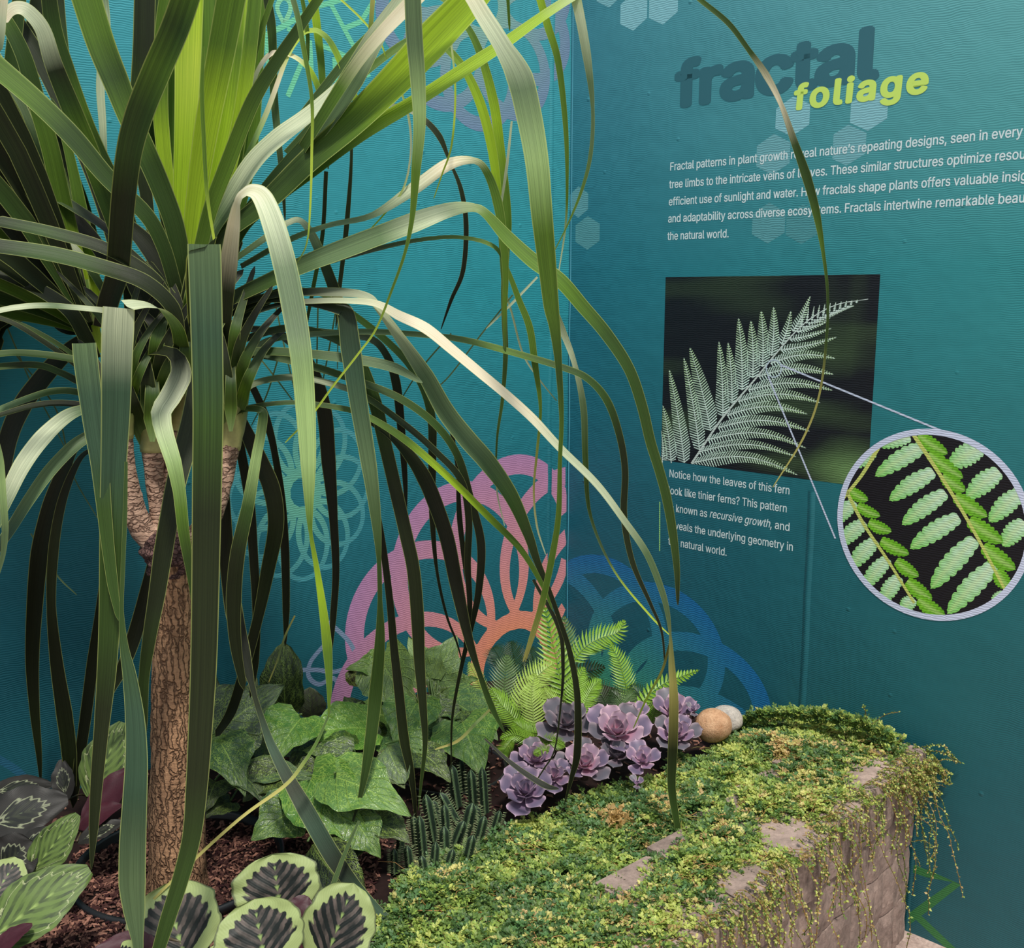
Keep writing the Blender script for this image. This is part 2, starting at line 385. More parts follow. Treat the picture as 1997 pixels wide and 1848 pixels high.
# ------------------------------------------------------------ printed graphics (flat ink on the film)
def band(mb, UV, W, w, off, colf, closed=True):
    """ribbon of ink along wall points UV with widths W"""
    UV = np.asarray(UV, float); n = len(UV); W = np.full(n, W) if np.ndim(W) == 0 else W
    if closed: T = np.roll(UV, -1, 0) - np.roll(UV, 1, 0)
    else: T = np.gradient(UV, axis=0)
    T = T / np.maximum(1e-9, np.linalg.norm(T, axis=1))[:, None]; NN = np.stack([-T[:, 1], T[:, 0]], 1)
    A = UV + NN * W[:, None] / 2; B = UV - NN * W[:, None] / 2
    for i in range(n if closed else n - 1):
        j = (i + 1) % n; q = [A[i], A[j], B[j], B[i]]
        if sum(p[0] for p in q) / 4 < .003: continue
        q = [(max(p[0], .001), p[1]) for p in q]
        mb.add([wpt(p[0], p[1], w, off) for p in q], [(0, 1, 2, 3)], [colf(p[0], p[1]) for p in q])
def mandala(name, parent, w, cx, cy, rx, ry, nl, c_out, c_in, cpet=.58, bpet=.28, wo=.075, wi=.05, hole=.19, off=.0004, rot=0.0):
    u0, v0 = uv_of(cx, cy, w); ru = abs(uv_of(cx + rx, cy, w)[0] - uv_of(cx - rx, cy, w)[0]) / 2
    rv = abs(uv_of(cx, cy - ry, w)[1] - v0); mb = MB()
    def colf(u, v):
        r = min(1, math.hypot((u - u0) / ru, (v - v0) / rv)); t = max(0, min(1, (r - hole) / (1 - hole))) ** 0.9
        return mix(c_in, c_out, t)
    def toUV(x, y): return u0 + x * ru, v0 + y * rv
    for k in range(nl):
        a0 = 2 * math.pi * k / nl + rot; pts = []; ws = []
        for i in range(64):
            t = 2 * math.pi * i / 64; rr = cpet + (1 - cpet - wo / 2) * math.cos(t); tt = bpet * math.sin(t)
            x = rr * math.sin(a0) + tt * math.cos(a0); y = rr * math.cos(a0) - tt * math.sin(a0)
            pts.append(toUV(x, y)); ws.append((wi + (wo - wi) * max(0, (math.hypot(x, y) - .3) / .7)) * (ru + rv) / 2)
        band(mb, pts, np.array(ws), w, off + .00005 * k, colf)
    ring = [toUV((hole + .04) * math.cos(a), (hole + .04) * math.sin(a)) for a in np.linspace(0, 2 * math.pi, 49)[:-1]]
    band(mb, ring, .085 * (ru + rv) / 2, w, off + .00005 * nl, colf)
    return mb.build(name, M_print, parent, False)
mandala('printed_mandala', WL, 'L', 1003, 1303, 312, 418, 12, lin((172, 126, 168)), lin((222, 140, 110)), wo=.095, wi=.045, bpet=.34)['label'] = 'pink to orange loop pattern printed low beside the corner'
mandala('printed_mandala', WR, 'R', 1172, 1402, 312, 318, 12, lin((30, 108, 164)), lin((70, 158, 118)), wo=.10, wi=.085, bpet=.33)['label'] = 'blue to green loop pattern printed low beside the corner'
mandala('printed_mandala', WL, 'L', 588, 960, 140, 180, 12, lin((66, 140, 152)), lin((98, 168, 148)), wo=.06, wi=.075, hole=.2, bpet=.34)['label'] = 'pale green loop pattern printed behind the palm'
mandala('printed_mandala', WL, 'L', 935, 5, 195, 262, 10, lin((112, 136, 166)), lin((128, 172, 160)), wo=.12, wi=.07, bpet=.34)['label'] = 'grey lilac loop pattern printed at the top edge'
def inklines(name, parent, w, lines, wpx, colr, off=.0004, smooth=False):
    mb = MB()
    for k, L in enumerate(lines):
        P = np.array([uv_of(x, y, w) for x, y in L]); P3 = np.c_[P, np.zeros(len(P))]
        if smooth: P = catmull(P3, 8)[:, :2]
        else:
            Q = []
            for a, b_ in zip(P[:-1], P[1:]):
                for t in (0, .33, .66): Q.append(a + (b_ - a) * t)
            Q.append(P[-1]); P = np.array(Q)
        band(mb, P, wpx * .0013, w, off + .00006 * k, lambda u, v: colr, closed=False)
    return mb.build(name, M_print, parent, False)
inklines('printed_snowflake', WL, 'L', [[(505, -20), (500, 76)], [(495, 80), (555, 50), (620, 12), (646, 5), (760, -30)], [(643, 4), (694, 98), (720, 150)], [(668, 57), (704, 42), (730, 0)],
    [(626, 88), (690, 116), (720, 130)], [(590, 118), (561, 188)], [(652, 112), (655, 160)], [(520, 75), (525, 150)], [(604, 78), (608, 150)], [(560, 55), (600, 78)]], 9, lin((112, 200, 160)))
inklines('printed_snowflake', WL, 'L', [[(553, 45), (541, 18), (545, 2), (554, -4), (564, 4), (566, 20), (555, 45)]], 8, lin((130, 204, 164)), smooth=True)
inklines('printed_loop', WL, 'L', [[(576, 1306), (620, 1306), (650, 1310), (684, 1300)], [(634, 1255), (606, 1290), (602, 1318), (622, 1334), (650, 1322), (662, 1345), (664, 1380)], [(640, 1212), (680, 1250), (700, 1290)]], 9, lin((120, 140, 168)), smooth=True)
inklines('printed_loop', WL, 'L', [[(-20, 1470), (30, 1500), (60, 1530)]], 12, lin((40, 96, 122)), smooth=True)
inklines('printed_zigzag', WR, 'R', [[(1700, 1667), (1866, 1722), (1700, 1846)], [(1780, 1778), (1880, 1873)]], 15, lin((56, 118, 66)))

def hexagon(px, py, wd, h, colr):
    ua, _ = uv_of(px - wd / 2, py, 'R'); ub, _ = uv_of(px + wd / 2, py, 'R'); u0, v0 = (ua + ub) / 2, uv_of(px, py, 'R')[1]
    R = abs(uv_of(px, py - h / 2, 'R')[1] - v0); hw = abs(ub - ua) / 2
    P = [(0, R), (hw, R / 2), (hw, -R / 2), (0, -R), (-hw, -R / 2), (-hw, R / 2)]
    mb = MB(); mb.add([wpt(max(.001, u0 + x), v0 + y, 'R', .0003) for x, y in P], [(0, 1, 2, 3, 4, 5)], colr)
    mb.build('printed_hexagon', M_print, WR, False)
for a in ((1236, 22, 52, 76, 1), (1294, 10, 56, 76, 1), (1189, -22, 50, 74, .8), (1546, 227, 66, 78, .9), (1695, 215, 72, 80, .9), (1508, 301, 65, 80, .55), (1653, 283, 71, 80, .6),
          (1499, 435, 64, 80, .3), (1565, 437, 64, 78, .18), (1128, 394, 38, 62, .4), (1146, 454, 47, 66, .28)):
    hexagon(*a[:4], mix(lin((52, 130, 136)), lin((140, 194, 204)), a[4]))

# lettering
def load_font():
    try:
        import os
        p = os.path.join(bpy.utils.system_resource('DATAFILES'), 'fonts', 'Inter.woff2')
        if os.path.exists(p): return bpy.data.fonts.load(p)
    except Exception: pass
    return None
FONT = load_font()
def capunit():
    cu = bpy.data.curves.new('t', 'FONT'); cu.body = 'H'
    if FONT: cu.font = FONT
    t_ = link('t', cu); bpy.context.view_layer.update(); bb = [c[1] for c in t_.bound_box]; h = max(bb) - min(bb); bpy.data.objects.remove(t_); bpy.data.curves.remove(cu); return h
CAPU = capunit()
def text(name, body, x0, y0, x1, y1, cap, mat, offset=0.0, shear=0.0, spacing=1.0, off=.0009, x0top=None):
    """body with its baseline from pixel x0,y0 to x1,y1 on the right wall; cap = cap height in metres; offset thickens the strokes (em)"""
    cu = bpy.data.curves.new(name, 'FONT'); cu.body = body; cu.shear = shear; cu.space_character = spacing; cu.resolution_u = 3
    if FONT: cu.font = FONT
    t_ = link(name, cu); bpy.context.view_layer.update()
    me = bpy.data.meshes.new_from_object(t_.evaluated_get(bpy.context.evaluated_depsgraph_get())); bpy.data.objects.remove(t_); bpy.data.curves.remove(cu)
    V = np.array([v.co[:] for v in me.vertices]); Fc = [tuple(p.vertices) for p in me.polygons]; bpy.data.meshes.remove(me)
    xm, xM = V[:, 0].min() - offset, V[:, 0].max() + offset
    u0, v0 = uv_of(x0, y0, 'R'); ua, va = uv_of(x1, y1, 'R'); sx_ = (ua - u0) / (xM - xm); sy_ = cap / (CAPU + offset)
    O = wpt(u0 - xm * sx_, (v0 + va) / 2 + offset * .5 * sy_, 'R', off); m_ = MB(); K = 12 if offset > .02 else 6
    for k in range(-1, K):
        dx, dy = (0, 0) if k < 0 else (offset * math.cos(2 * math.pi * k / K), offset * .8 * math.sin(2 * math.pi * k / K))
        W = O + np.outer((V[:, 0] + dx) * sx_, UR) + np.outer((V[:, 1] + dy) * sy_, [0, 0, 1]) + NRM_R * (k + 1) * .00002
        m_.add(W, Fc)
    return m_.build(name, mat, WR, False)
capm = abs(uv_of(1320, 334, 'R')[1] - uv_of(1320, 318, 'R')[1])
for body, a in (("Fractal patterns in plant growth reveal nature\u2019s repeating designs, seen in every", (1307, 333.3, 1994, 265)),
                ("tree limbs to the intricate veins of leaves. These similar structures optimize resou", (1305, 367.2, 1999, 309.8)),
                ("efficient use of sunlight and water. How fractals shape plants offers valuable insig", (1304.3, 401, 2002, 351.8)),
                ("and adaptability across diverse ecosystems. Fractals intertwine remarkable beau", (1303, 434, 1998, 394.6)),
                ("the natural world.", (1301.5, 467.8, 1421, 463))):
    text('printed_paragraph', body, *a, capm, M_white, .012)
cap2 = abs(uv_of(1310, 930.5, 'R')[1] - uv_of(1310, 915.5, 'R')[1])
text('printed_caption', "Notice how the leaves of this fern", 1305.5, 930.6, 1539.5, 963, cap2, M_white, .007)
text('printed_caption', "look like tinier ferns? This pattern", 1304, 962, 1534, 999.7, cap2, M_white, .007)
text('printed_caption', "is known as", 1304.5, 996, 1379, 1008, cap2, M_white, .007)
text('printed_caption', "recursive growth", 1384, 1009, 1502, 1028, cap2, M_white, .007, .25)
text('printed_caption', ", and", 1502, 1029, 1539.5, 1035.5, cap2, M_white, .007)
text('printed_caption', "reveals the underlying geometry in", 1304, 1030, 1546, 1073, cap2, M_white, .007)
text('printed_caption', "the natural world.", 1303, 1062, 1417, 1083, cap2, M_white, .007)
capT = abs(uv_of(1345, 207, 'R')[1] - uv_of(1345, 115, 'R')[1])
text('printed_title', "fractal", 1314, 212, 1715, 152, capT * .98, M_title, .042, 0, 1.0, .0007)['label'] = 'dark slate title lettering'
capF = abs(uv_of(1570, 213, 'R')[1] - uv_of(1570, 163, 'R')[1])
text('printed_title', "foliage", 1547, 216.5, 1810, 179, capF * .98, M_lime, .038, .05, 1.14, .0016)['label'] = 'lime green title lettering'
mb = MB(); p = [uv_of(x, y, 'R') for x, y in ((1285.6, 978), (1287.8, 978), (1287.4, 1074), (1285.2, 1074))]
mb.add([wpt(u, v, 'R', .0005) for u, v in p], [(0, 1, 2, 3)], lin((150, 210, 130))); mb.build('printed_rule', M_print, WR, False)

# picture of the fern frond
ul, vt = uv_of(1298.2, 540.3, 'R'); ur, _ = uv_of(1716.9, 534.4, 'R'); _, vb = uv_of(1291.5, 896.2, 'R'); _, vb2 = uv_of(1625, 942.4, 'R'); vb = (vb + vb2) / 2
def C8(x, y): return uv_of(1250 + x / 2.5315, 500 + y / 2.5315, 'R')
PIC = MB(); nx, ny = 30, 24; P = []; Cc = []
for i in range(ny + 1):
    for j in range(nx + 1):
        a, b_ = j / nx, i / ny; u = ul + (ur - ul) * a; v = vb + (vt - vb) * b_
        g = max(0, nz(a * 1.5, b_ * 7, 2)) * .5 + .9 * max(0, 1 - math.hypot((a - .92) / .2, (b_ - .04) / .22)) + .25 * max(0, nz(a * 9, b_ * .8, 8)) * (a > .45) * (b_ > .5)
        P.append(wpt(u, v, 'R', .0006)); Cc.append(mix(lin((24, 25, 32)), lin((104, 136, 84)), min(1, g)))
PIC.add(P, [(i * (nx + 1) + j, i * (nx + 1) + j + 1, (i + 1) * (nx + 1) + j + 1, (i + 1) * (nx + 1) + j) for i in range(ny) for j in range(nx)], Cc)
pic = PIC.build('fern_picture', M_print, WR, False); pic['label'] = 'dark printed photograph of a pale fern frond'
fm = MB()
def quad2(mb, pts, col, off):
    mb.add([wpt(min(max(u, ul + .001), ur), max(v, vb + .001), 'R', off) for u, v in pts], [tuple(range(len(pts)))], col)
def comb(mb, a, b_, wd, off, bow):
    """one pinna drawn as a comb of leaflets from a to b (crop pixels)"""
    a = np.array(a, float); b_ = np.array(b_, float); L = np.linalg.norm(b_ - a); T = (b_ - a) / L; Nn = np.array([-T[1], T[0]])
    n = max(6, int(L / 12.5))
    def at(t): return a + (b_ - a) * t + Nn * bow * math.sin(math.pi * t)
    for i in range(n):
        t = (i + .3) / n; p = at(t); pw = wd * 1.4 * (1 - t) ** .62 * min(1, .6 + t * 3)
        sh = rnd.uniform(.85, 1.2)
        for sgn in (-1, 1):
            d = Nn * sgn * pw + T * pw * .55; hw = T * L / n * .27; q = [p - hw, p + hw, p + d + hw * .75, p + d * 1.06, p + d - hw * .9]
            t2 = i / n; colr = mix(lin((204, 228, 218)), lin((182, 212, 162)), min(1, t2 * 1.1))
            colr = tuple(c * sh * (1.05 if sgn > 0 else .9) for c in colr)
            quad2(mb, [C8(*x) for x in q], colr, off)
    pts = [C8(*at(t)) for t in np.linspace(0, 1, 10)]; Wd = np.linspace(.0034, .001, 10)
    band(mb, pts, Wd, 'R', off + .0001, lambda u, v: lin((206, 222, 214)), closed=False)
left = [(105, 1020, 100, 860, 22), (150, 1020, 108, 735, 27), (215, 1018, 140, 560, 31), (290, 955, 212, 500, 29), (345, 860, 242, 450, 38), (405, 790, 385, 420, 28), (450, 725, 430, 425, 26), (500, 660, 482, 305, 32), (552, 600, 543, 318, 30),
        (600, 545, 594, 270, 30), (645, 490, 655, 250, 26), (695, 435, 740, 270, 20), (750, 370, 836, 196, 18)]
right = [(250, 1020, 772, 1078, 29, -60), (285, 965, 765, 988, 24, -50), (330, 905, 815, 946, 26, -55), (380, 845, 832, 862, 27, -45), (425, 785, 822, 778, 27, -42), (480, 715, 885, 722, 28, -40), (530, 660, 945, 660, 27, -36),
         (580, 592, 950, 582, 27, -34), (640, 528, 958, 503, 25, -30), (690, 462, 965, 398, 18, 8), (735, 410, 940, 354, 14, 6), (770, 372, 925, 318, 11, 4)]
for x in left: comb(fm, x[:2], x[2:4], x[4], .0009, 6)
for x in right: comb(fm, x[:2], x[2:4], x[4], .0010, x[5])
for k in range(11):
    t = k / 11; bx, by = 790 + 300 * t, 350 - 130 * t ** .8; L = 95 * (1 - t) + 12
    comb(fm, (bx, by), (bx + 12 - 6 * t, by - L * .8), 5.5, .0009, 0)
    if k < 9: comb(fm, (bx + 8, by), (bx + L * .9 + 10, by - L * .15), 6, .0010, 0)
rach = catmull([(*C8(250, 1022), 0), (*C8(400, 800), 0), (*C8(560, 610), 0), (*C8(700, 440), 0), (*C8(820, 320), 0), (*C8(960, 240), 0), (*C8(1122, 210), 0)], 8)[:, :2]
band(fm, rach, np.linspace(.006, .0012, len(rach)), 'R', .0012, lambda u, v: lin((206, 218, 212)), closed=False)
fm.build('fern_print', M_print, pic, False)

# round enlargement
uc, vc = uv_of(1811.5, 1024, 'R'); RV = (uv_of(1811.5, 838.5, 'R')[1] - uv_of(1811.5, 1209.5, 'R')[1]) / 2
disc = MB(); A = np.linspace(0, 2 * math.pi, 73)[:-1]
disc.add([wpt(uc + RV * .965 * math.cos(a), vc + RV * .965 * math.sin(a), 'R', .0014) for a in A], [tuple(range(72))], lin((26, 22, 28)))
dk = disc.build('magnified_picture', M_print, WR, False); dk['label'] = 'round printed close-up of bright green fern leaflets'
lm = MB()
def clampc(u, v):
    r = math.hypot(u - uc, v - vc); m = RV * .955
    return (u, v) if r <= m else (uc + (u - uc) * m / r, vc + (v - vc) * m / r)
def leaflet(a, b_, wd, c0, c1, off):
    a = np.array(a, float); b_ = np.array(b_, float); L = np.linalg.norm(b_ - a); T = (b_ - a) / L; Nn = np.array([-T[1], T[0]]); n = 42
    def col(t, s): return mix(mix(c0, c1, min(1, t ** 1.5 * .8 + .1)), c1, abs(s) ** 2 * .5 + .35 * max(0, nz(t * 9, s * 3, L)))
    rows = []; cols = []
    for i in range(n + 1):
        t = i / n; sc = abs(math.sin(t * math.pi * 7.5)) ** .55; w0 = wd * .66 * (math.sin(math.pi * min(1, .12 + t * .88)) ** .55) * (.70 + .30 * sc)
        if t > .97: w0 *= .4
        c = a + (b_ - a) * t + Nn * 6 * math.sin(math.pi * t); row = []; cr = []
        for s in (-1, -.5, -.04, .04, .5, 1):
            row.append(wpt(*clampc(*C8(*(c + Nn * w0 * s))), 'R', off)); cc = col(t, s)
            if abs(s) < .1: cc = mix(cc, lin((206, 226, 150)), .4)
            if abs(s) == .5: cc = tuple(x * (.78 + .3 * sc) for x in cc)
            cr.append(cc)
        rows.append(row); cols.append(cr)
    lm.grid(rows, np.array(cols))
PA, G1, G2, Y1 = lin((214, 236, 222)), lin((116, 200, 60)), lin((128, 194, 44)), lin((96, 164, 36))
for i, x in enumerate([(1330, 890, 1175, 935, 62), (1405, 930, 1155, 1085, 72), (1445, 1060, 1225, 1205, 72), (1505, 1165, 1288, 1325, 72), (1570, 1285, 1328, 1442, 76), (1650, 1395, 1430, 1640, 84), (1745, 1520, 1512, 1765, 84), (1800, 1660, 1740, 1740, 60),
          (1055, 1210, 960, 1320, 60), (1105, 1310, 975, 1430, 66), (1160, 1400, 1028, 1545, 68), (1220, 1490, 1098, 1640, 66), (1275, 1580, 1188, 1715, 66), (1350, 1690, 1285, 1750, 60), (1150, 960, 1040, 1040, 70),
          (1680, 945, 1520, 1035, 90), (1770, 1060, 1605, 1195, 84), (1880, 1160, 1718, 1310, 80), (1895, 1310, 1785, 1430, 80)]): leaflet(x[:2], x[2:4], x[4], PA, G1, .0016 + .00004 * (i % 9))
for i, x in enumerate([(1370, 880, 1515, 975, 58), (1420, 970, 1592, 1095, 60), (1490, 1080, 1602, 1158, 62), (1550, 1180, 1712, 1285, 64), (1620, 1300, 1788, 1412, 70), (1690, 1430, 1850, 1545, 70), (1755, 1550, 1825, 1640, 62),
          (1030, 1150, 1122, 1205, 48), (1070, 1228, 1182, 1282, 46), (1125, 1310, 1238, 1358, 50), (1185, 1400, 1325, 1470, 54), (1260, 1500, 1372, 1580, 54), (1315, 1600, 1438, 1695, 60), (1370, 1690, 1502, 1775, 60)]): leaflet(x[:2], x[2:4], x[4], G2, Y1, .0021 + .00004 * (i % 9))
for L in ([(1345, 875), (1450, 1035), (1560, 1210), (1680, 1420), (1810, 1655)], [(1005, 1150), (1100, 1320), (1220, 1500), (1350, 1710)], [(1165, 930), (1090, 1080), (1000, 1190), (968, 1215)]):
    P = catmull([(*clampc(*C8(*p)), 0) for p in L], 6)[:, :2]; band(lm, P, np.linspace(.009, .006, len(P)), 'R', .0026, lambda u, v: lin((198, 206, 110)), closed=False)
lm.build('leaflet_print', M_print, dk, False)
rg = MB(); band(rg, [(uc + RV * .975 * math.cos(a), vc + RV * .975 * math.sin(a)) for a in A], .0105 * RV / .165, 'R', .0028, lambda u, v: lin((206, 212, 236)))
us, vs = C8(656, 553); rs = abs(C8(656, 511)[1] - vs)
band(rg, [(us + rs * math.cos(a), vs + rs * math.sin(a)) for a in A], .003, 'R', .0014, lambda u, v: lin((190, 206, 220)))
for p0, p1 in (((690, 535), (1490, 862)), ((628, 590), (960, 1392))):
    a, b_ = np.array(C8(*p0)), np.array(C8(*p1)); band(rg, np.array([a + (b_ - a) * t for t in np.linspace(0, 1, 8)]), .0042, 'R', .0015, lambda u, v: lin((200, 208, 230)), closed=False)
rg.build('callout_ring', M_print, WR, False)['label'] = 'pale lilac ring and pointer lines round the close-up'

# ------------------------------------------------------------ planter: blocks, soil
pa_ = np.array([.935, 2.204, 0.0]); pb_ = np.array([.27, 1.465, 0.0]); PD = unit(pb_ - pa_); PN = np.array([-PD[1], PD[0], 0.0])
if PN @ np.array([1, -1, 0]) < 0: PN = -PN
pc_ = pa_ + PD * 1.62
planter = root_at('planter_wall', tuple(pc_)); tag(planter, 'curved retaining wall of split concrete blocks holding the bed', 'planter')
def block(c, dirv, nrm, L, Dp, Hh, z0, seed):
    """split-faced block: front face rough, chamfered rim"""
    nu, nv = 10, 5; mb = MB(); grid = []
    for i in range(nv + 1):
        row = []
        for j in range(nu + 1):
            a = j / nu; q = i / nv; x = (a - .5) * L; z = z0 + .002 + q * (Hh - .004)
            e = min(a, 1 - a, .16) / .16; eq = min(q, 1 - q, .2) / .2
            y = -.006 * (1 - e ** .6) - .003 * (1 - eq ** .6) + .006 * nz(a * 3 + seed, q * 1.4, seed * 1.7) + .003 * nz(a * 9 + seed, q * 7, 4)
            row.append(c + dirv * x + nrm * y + np.array([0, 0, z]))
        grid.append(row)
    mb.grid(grid)
    def pt(a, y, z): return c + dirv * (a - .5) * L + nrm * y + np.array([0, 0, z])
    bk = .86
    # top
    top = [grid[nv][j] for j in range(nu + 1)]; back = [pt(.5 + (j / nu - .5) * bk, -Dp, z0 + Hh - .002) for j in range(nu + 1)]
    mid = [top[j] * .8 + back[j] * .2 + np.array([0, 0, .001]) for j in range(nu + 1)]; mb.grid([top, mid, back])
    bot = [grid[0][j] for j in range(nu + 1)]; bb = [pt(.5 + (j / nu - .5) * bk, -Dp, z0 + .002) for j in range(nu + 1)]; mb.grid([bb, bot])
    for j, fl_ in ((0, 1), (nu, 0)):
        s1 = [grid[i][j] for i in range(nv + 1)]; s2 = [back[j] * (i / nv) + bb[j] * (1 - i / nv) for i in range(nv + 1)]; mb.grid([s1, s2] if fl_ else [s2, s1])
    mb.grid([back, bb]); o = mb.build('concrete_block', M_block, planter, False); return o
Lb = .163
for crs in range(4):
    z0 = .12 * crs
    for k in range(-1, 10):
        s = (k + (.5 if crs % 2 == 0 else 0)) * Lb
        if s + Lb < .05 or s - Lb / 2 > 1.55: continue
        Lk = Lb - .004; s_mid = s + Lb / 2 if crs % 2 else s + Lb / 2
        lo, hi = max(0.0, s), s + Lb; Lk = hi - lo - .004
        if Lk < .05: continue
        c = pa_ + PD * (lo + hi) / 2 + PN * ((.022 if lo < .02 else .012) if crs == 3 else 0); yaw = (.10 + .06 * nz(k * 1.7, crs * 2.2)) * (0 if lo < .02 else 1 if crs == 3 else .15)
        dv = unit(PD * math.cos(yaw) - PN * math.sin(yaw)); nv_ = unit(np.array([-dv[1], dv[0], 0])); nv_ = nv_ if nv_ @ PN > 0 else -nv_
        block(c, dv, nv_, Lk, .225, .12, z0, k * 3.1 + crs * 7.7)
for crs in range(4):       # the return of the bed below the frame
    for k in range(7):
        c = pc_ + np.array([-.11 - k * .26 - (.1 if crs % 2 else 0), 0.02, 0]); block(c, np.array([-1.0, 0, 0]), np.array([0, -1.0, 0]), .256, .18, .12, .12 * crs, k + crs * 3.3)
settle(planter)

def inward(x, y): return -((np.array([x, y, 0]) - pa_) @ PN)       # distance inside the planter face
def soil_z(x, y):
    e = inward(x, y); base = .428 + .016 * nz(x * 3, y * 3, 1) + .006 * nz(x * 14, y * 14, 4)
    q = (np.array([x, y, 0]) - COR) @ NRM_R
    if e > .35: base -= .055 * max(0, 1 - q / .5) * min(1, (e - .35) / .2)
    if e < .22: base = min(base + .02, .47)
    return base
def inbed(x, y, m=0.0):
    q = np.array([x, y, 0]) - COR
    return q @ NRM_R > m and q @ NRM_L > m and inward(x, y) > .05 + m and y > pc_[1] + .03
mb = MB(); G = .018; idx = {}; vs = []; fs = []; cs = []
xs = np.arange(-1.75, 1.0, G); ys = np.arange(.95, 3.0, G)
for i, x in enumerate(xs):
    for j, y in enumerate(ys):
        if inbed(x, y, -.02):
            idx[i, j] = len(vs); vs.append((x, y, soil_z(x, y))); t = .5 + .5 * nz(x * 40, y * 40); cs.append(mix(lin((16, 11, 11)), lin((46, 30, 28)), t))
for (i, j), k in idx.items():
    if (i + 1, j) in idx and (i, j + 1) in idx and (i + 1, j + 1) in idx: fs.append((k, idx[i + 1, j], idx[i + 1, j + 1], idx[i, j + 1]))
mb.add(vs, fs, cs); soil = mb.build('soil', M_soil); tag(soil, 'dark brown bark mulch filling the planted bed', 'soil', kind='stuff')
nC = 13000; V = []; Q = []; Cl = []
for k in range(nC):
    for _ in range(20):
        x, y = rnd.uniform(-1.3, .75), rnd.uniform(1.25, 2.5)
        if k % 4: x, y = rnd.uniform(-.85, -.25), rnd.uniform(1.35, 1.95)
        if inbed(x, y, .01): break
    else: continue
    a = rnd.uniform(0, 6.28); L = rnd.uniform(.003, .009); Wd = L * rnd.uniform(.25, .5); T = np.array([math.cos(a), math.sin(a), rnd.uniform(-.3, .5)]); S = np.array([-math.sin(a), math.cos(a), rnd.uniform(-.4, .4)])
    p = np.array([x, y, soil_z(x, y) + rnd.uniform(.001, .005)]); Z = np.array([0, 0, .0022]); n0 = len(V)
    V += [p - T * L - S * Wd * .6, p + T * L - S * Wd, p + T * L * .8 + S * Wd, p - T * L + S * Wd * .8, p - T * L * .7 + Z, p + T * L * .7 + Z]
    Q += [(n0, n0 + 1, n0 + 5, n0 + 4), (n0 + 3, n0 + 4, n0 + 5, n0 + 2)]
    t = rnd.random() ** 2.2; c = mix(lin((44, 22, 24)), lin((150, 108, 92)), t); Cl += [c] * 6
chips = fastmesh('bark_chips', V, Q, Cl, M_soil); tag(chips, 'loose reddish bark chips scattered over the soil round the trunk', 'bark chips', kind='stuff')
# ------------------------------------------------------------ the palm
YT = 1.72
palm = root_at('ponytail_palm', tuple(atZ(345, 1700, .43)))
tag(palm, 'tall multi-headed ponytail palm with corky trunk and long strap leaves', 'palm')
def pxpath(pts, Ys, per=5):
    n = len(pts); P = [atY(x, y, Ys if np.ndim(Ys) == 0 else float(np.interp(i / (n - 1), np.linspace(0, 1, len(Ys)), Ys))) for i, (x, y) in enumerate(pts)]
    return catmull(P, per)
def pxr(r, Y): return r * Y * 1.0 / F
mb = MB()
P = pxpath([(346, 1745), (346, 1700), (346, 1640), (344, 1560), (344, 1480), (341, 1400), (338, 1320), (337, 1240), (338, 1160), (338, 1110), (336, 1080)], YT, 8)
R = np.interp(np.linspace(0, 1, len(P)), np.linspace(0, 1, 11), [66, 61, 57, 55, 53, 48, 43, 40, 38, 40, 46]) * YT / F
tube(mb, P, R, seg=28, wob=.09, wf=14); mb.build('trunk', M_bark, palm)
mb = MB(); P = pxpath([(334, 1118), (334, 1092), (332, 1068), (330, 1046), (330, 1030)], YT, 6)
tube(mb, P, np.interp(np.linspace(0, 1, len(P)), np.linspace(0, 1, 5), [40, 50, 53, 44, 26]) * YT / F, seg=28, wob=.28, wf=50); mb.build('knob', M_knob, palm)
def limb(pts, rs, Ys, shp, srs):
    mb = MB(); P = pxpath(pts, Ys, 6); tube(mb, P, np.interp(np.linspace(0, 1, len(P)), np.linspace(0, 1, len(rs)), rs) * YT / F, seg=16, wob=.1, wf=60); o = mb.build('stem', M_limb, palm)
    mb = MB(); y1 = Ys[-1] if np.ndim(Ys) else Ys; P = pxpath(shp, y1, 6)
    cols = np.repeat(np.array([mix(lin((196, 190, 128)), lin((98, 122, 50)), min(1, i / len(P) * 1.6)) for i in range(len(P))]), 16, axis=0)
    rr = np.interp(np.linspace(0, 1, len(P)), np.linspace(0, 1, len(srs)), srs) * YT / F
    tube(mb, P, rr, (.5, .5, .5), seg=16, wob=.06, wf=30)
    mb.c[0] = cols; mb.build('leaf_sheath', M_sheath, palm)
limb([(312, 1062), (285, 1040), (263, 1000), (252, 950), (246, 900), (243, 850)], [30, 25, 23, 20, 17, 15], [YT, YT - .03], [(243, 855), (240, 800), (236, 740)], [16, 22, 28])
limb([(312, 1050), (307, 1010), (303, 960), (300, 910), (299, 870)], [13, 14, 17, 20, 23], [YT + .01, YT + .02], [(299, 880), (297, 830), (296, 770), (296, 690)], [24, 28, 32, 34])
limb([(330, 1050), (330, 1000), (333, 950), (343, 890), (354, 840)], [17, 18, 20, 24, 28], [YT + .03, YT + .05], [(352, 850), (362, 790), (370, 730), (374, 640), (375, 560)], [27, 30, 36, 44, 40])
limb([(352, 1062), (385, 1040), (415, 1000), (432, 950), (443, 900), (449, 865)], [26, 22, 20, 19, 19, 20], [YT, YT + .05], [(448, 875), (455, 820), (458, 760), (462, 680)], [21, 26, 30, 28])

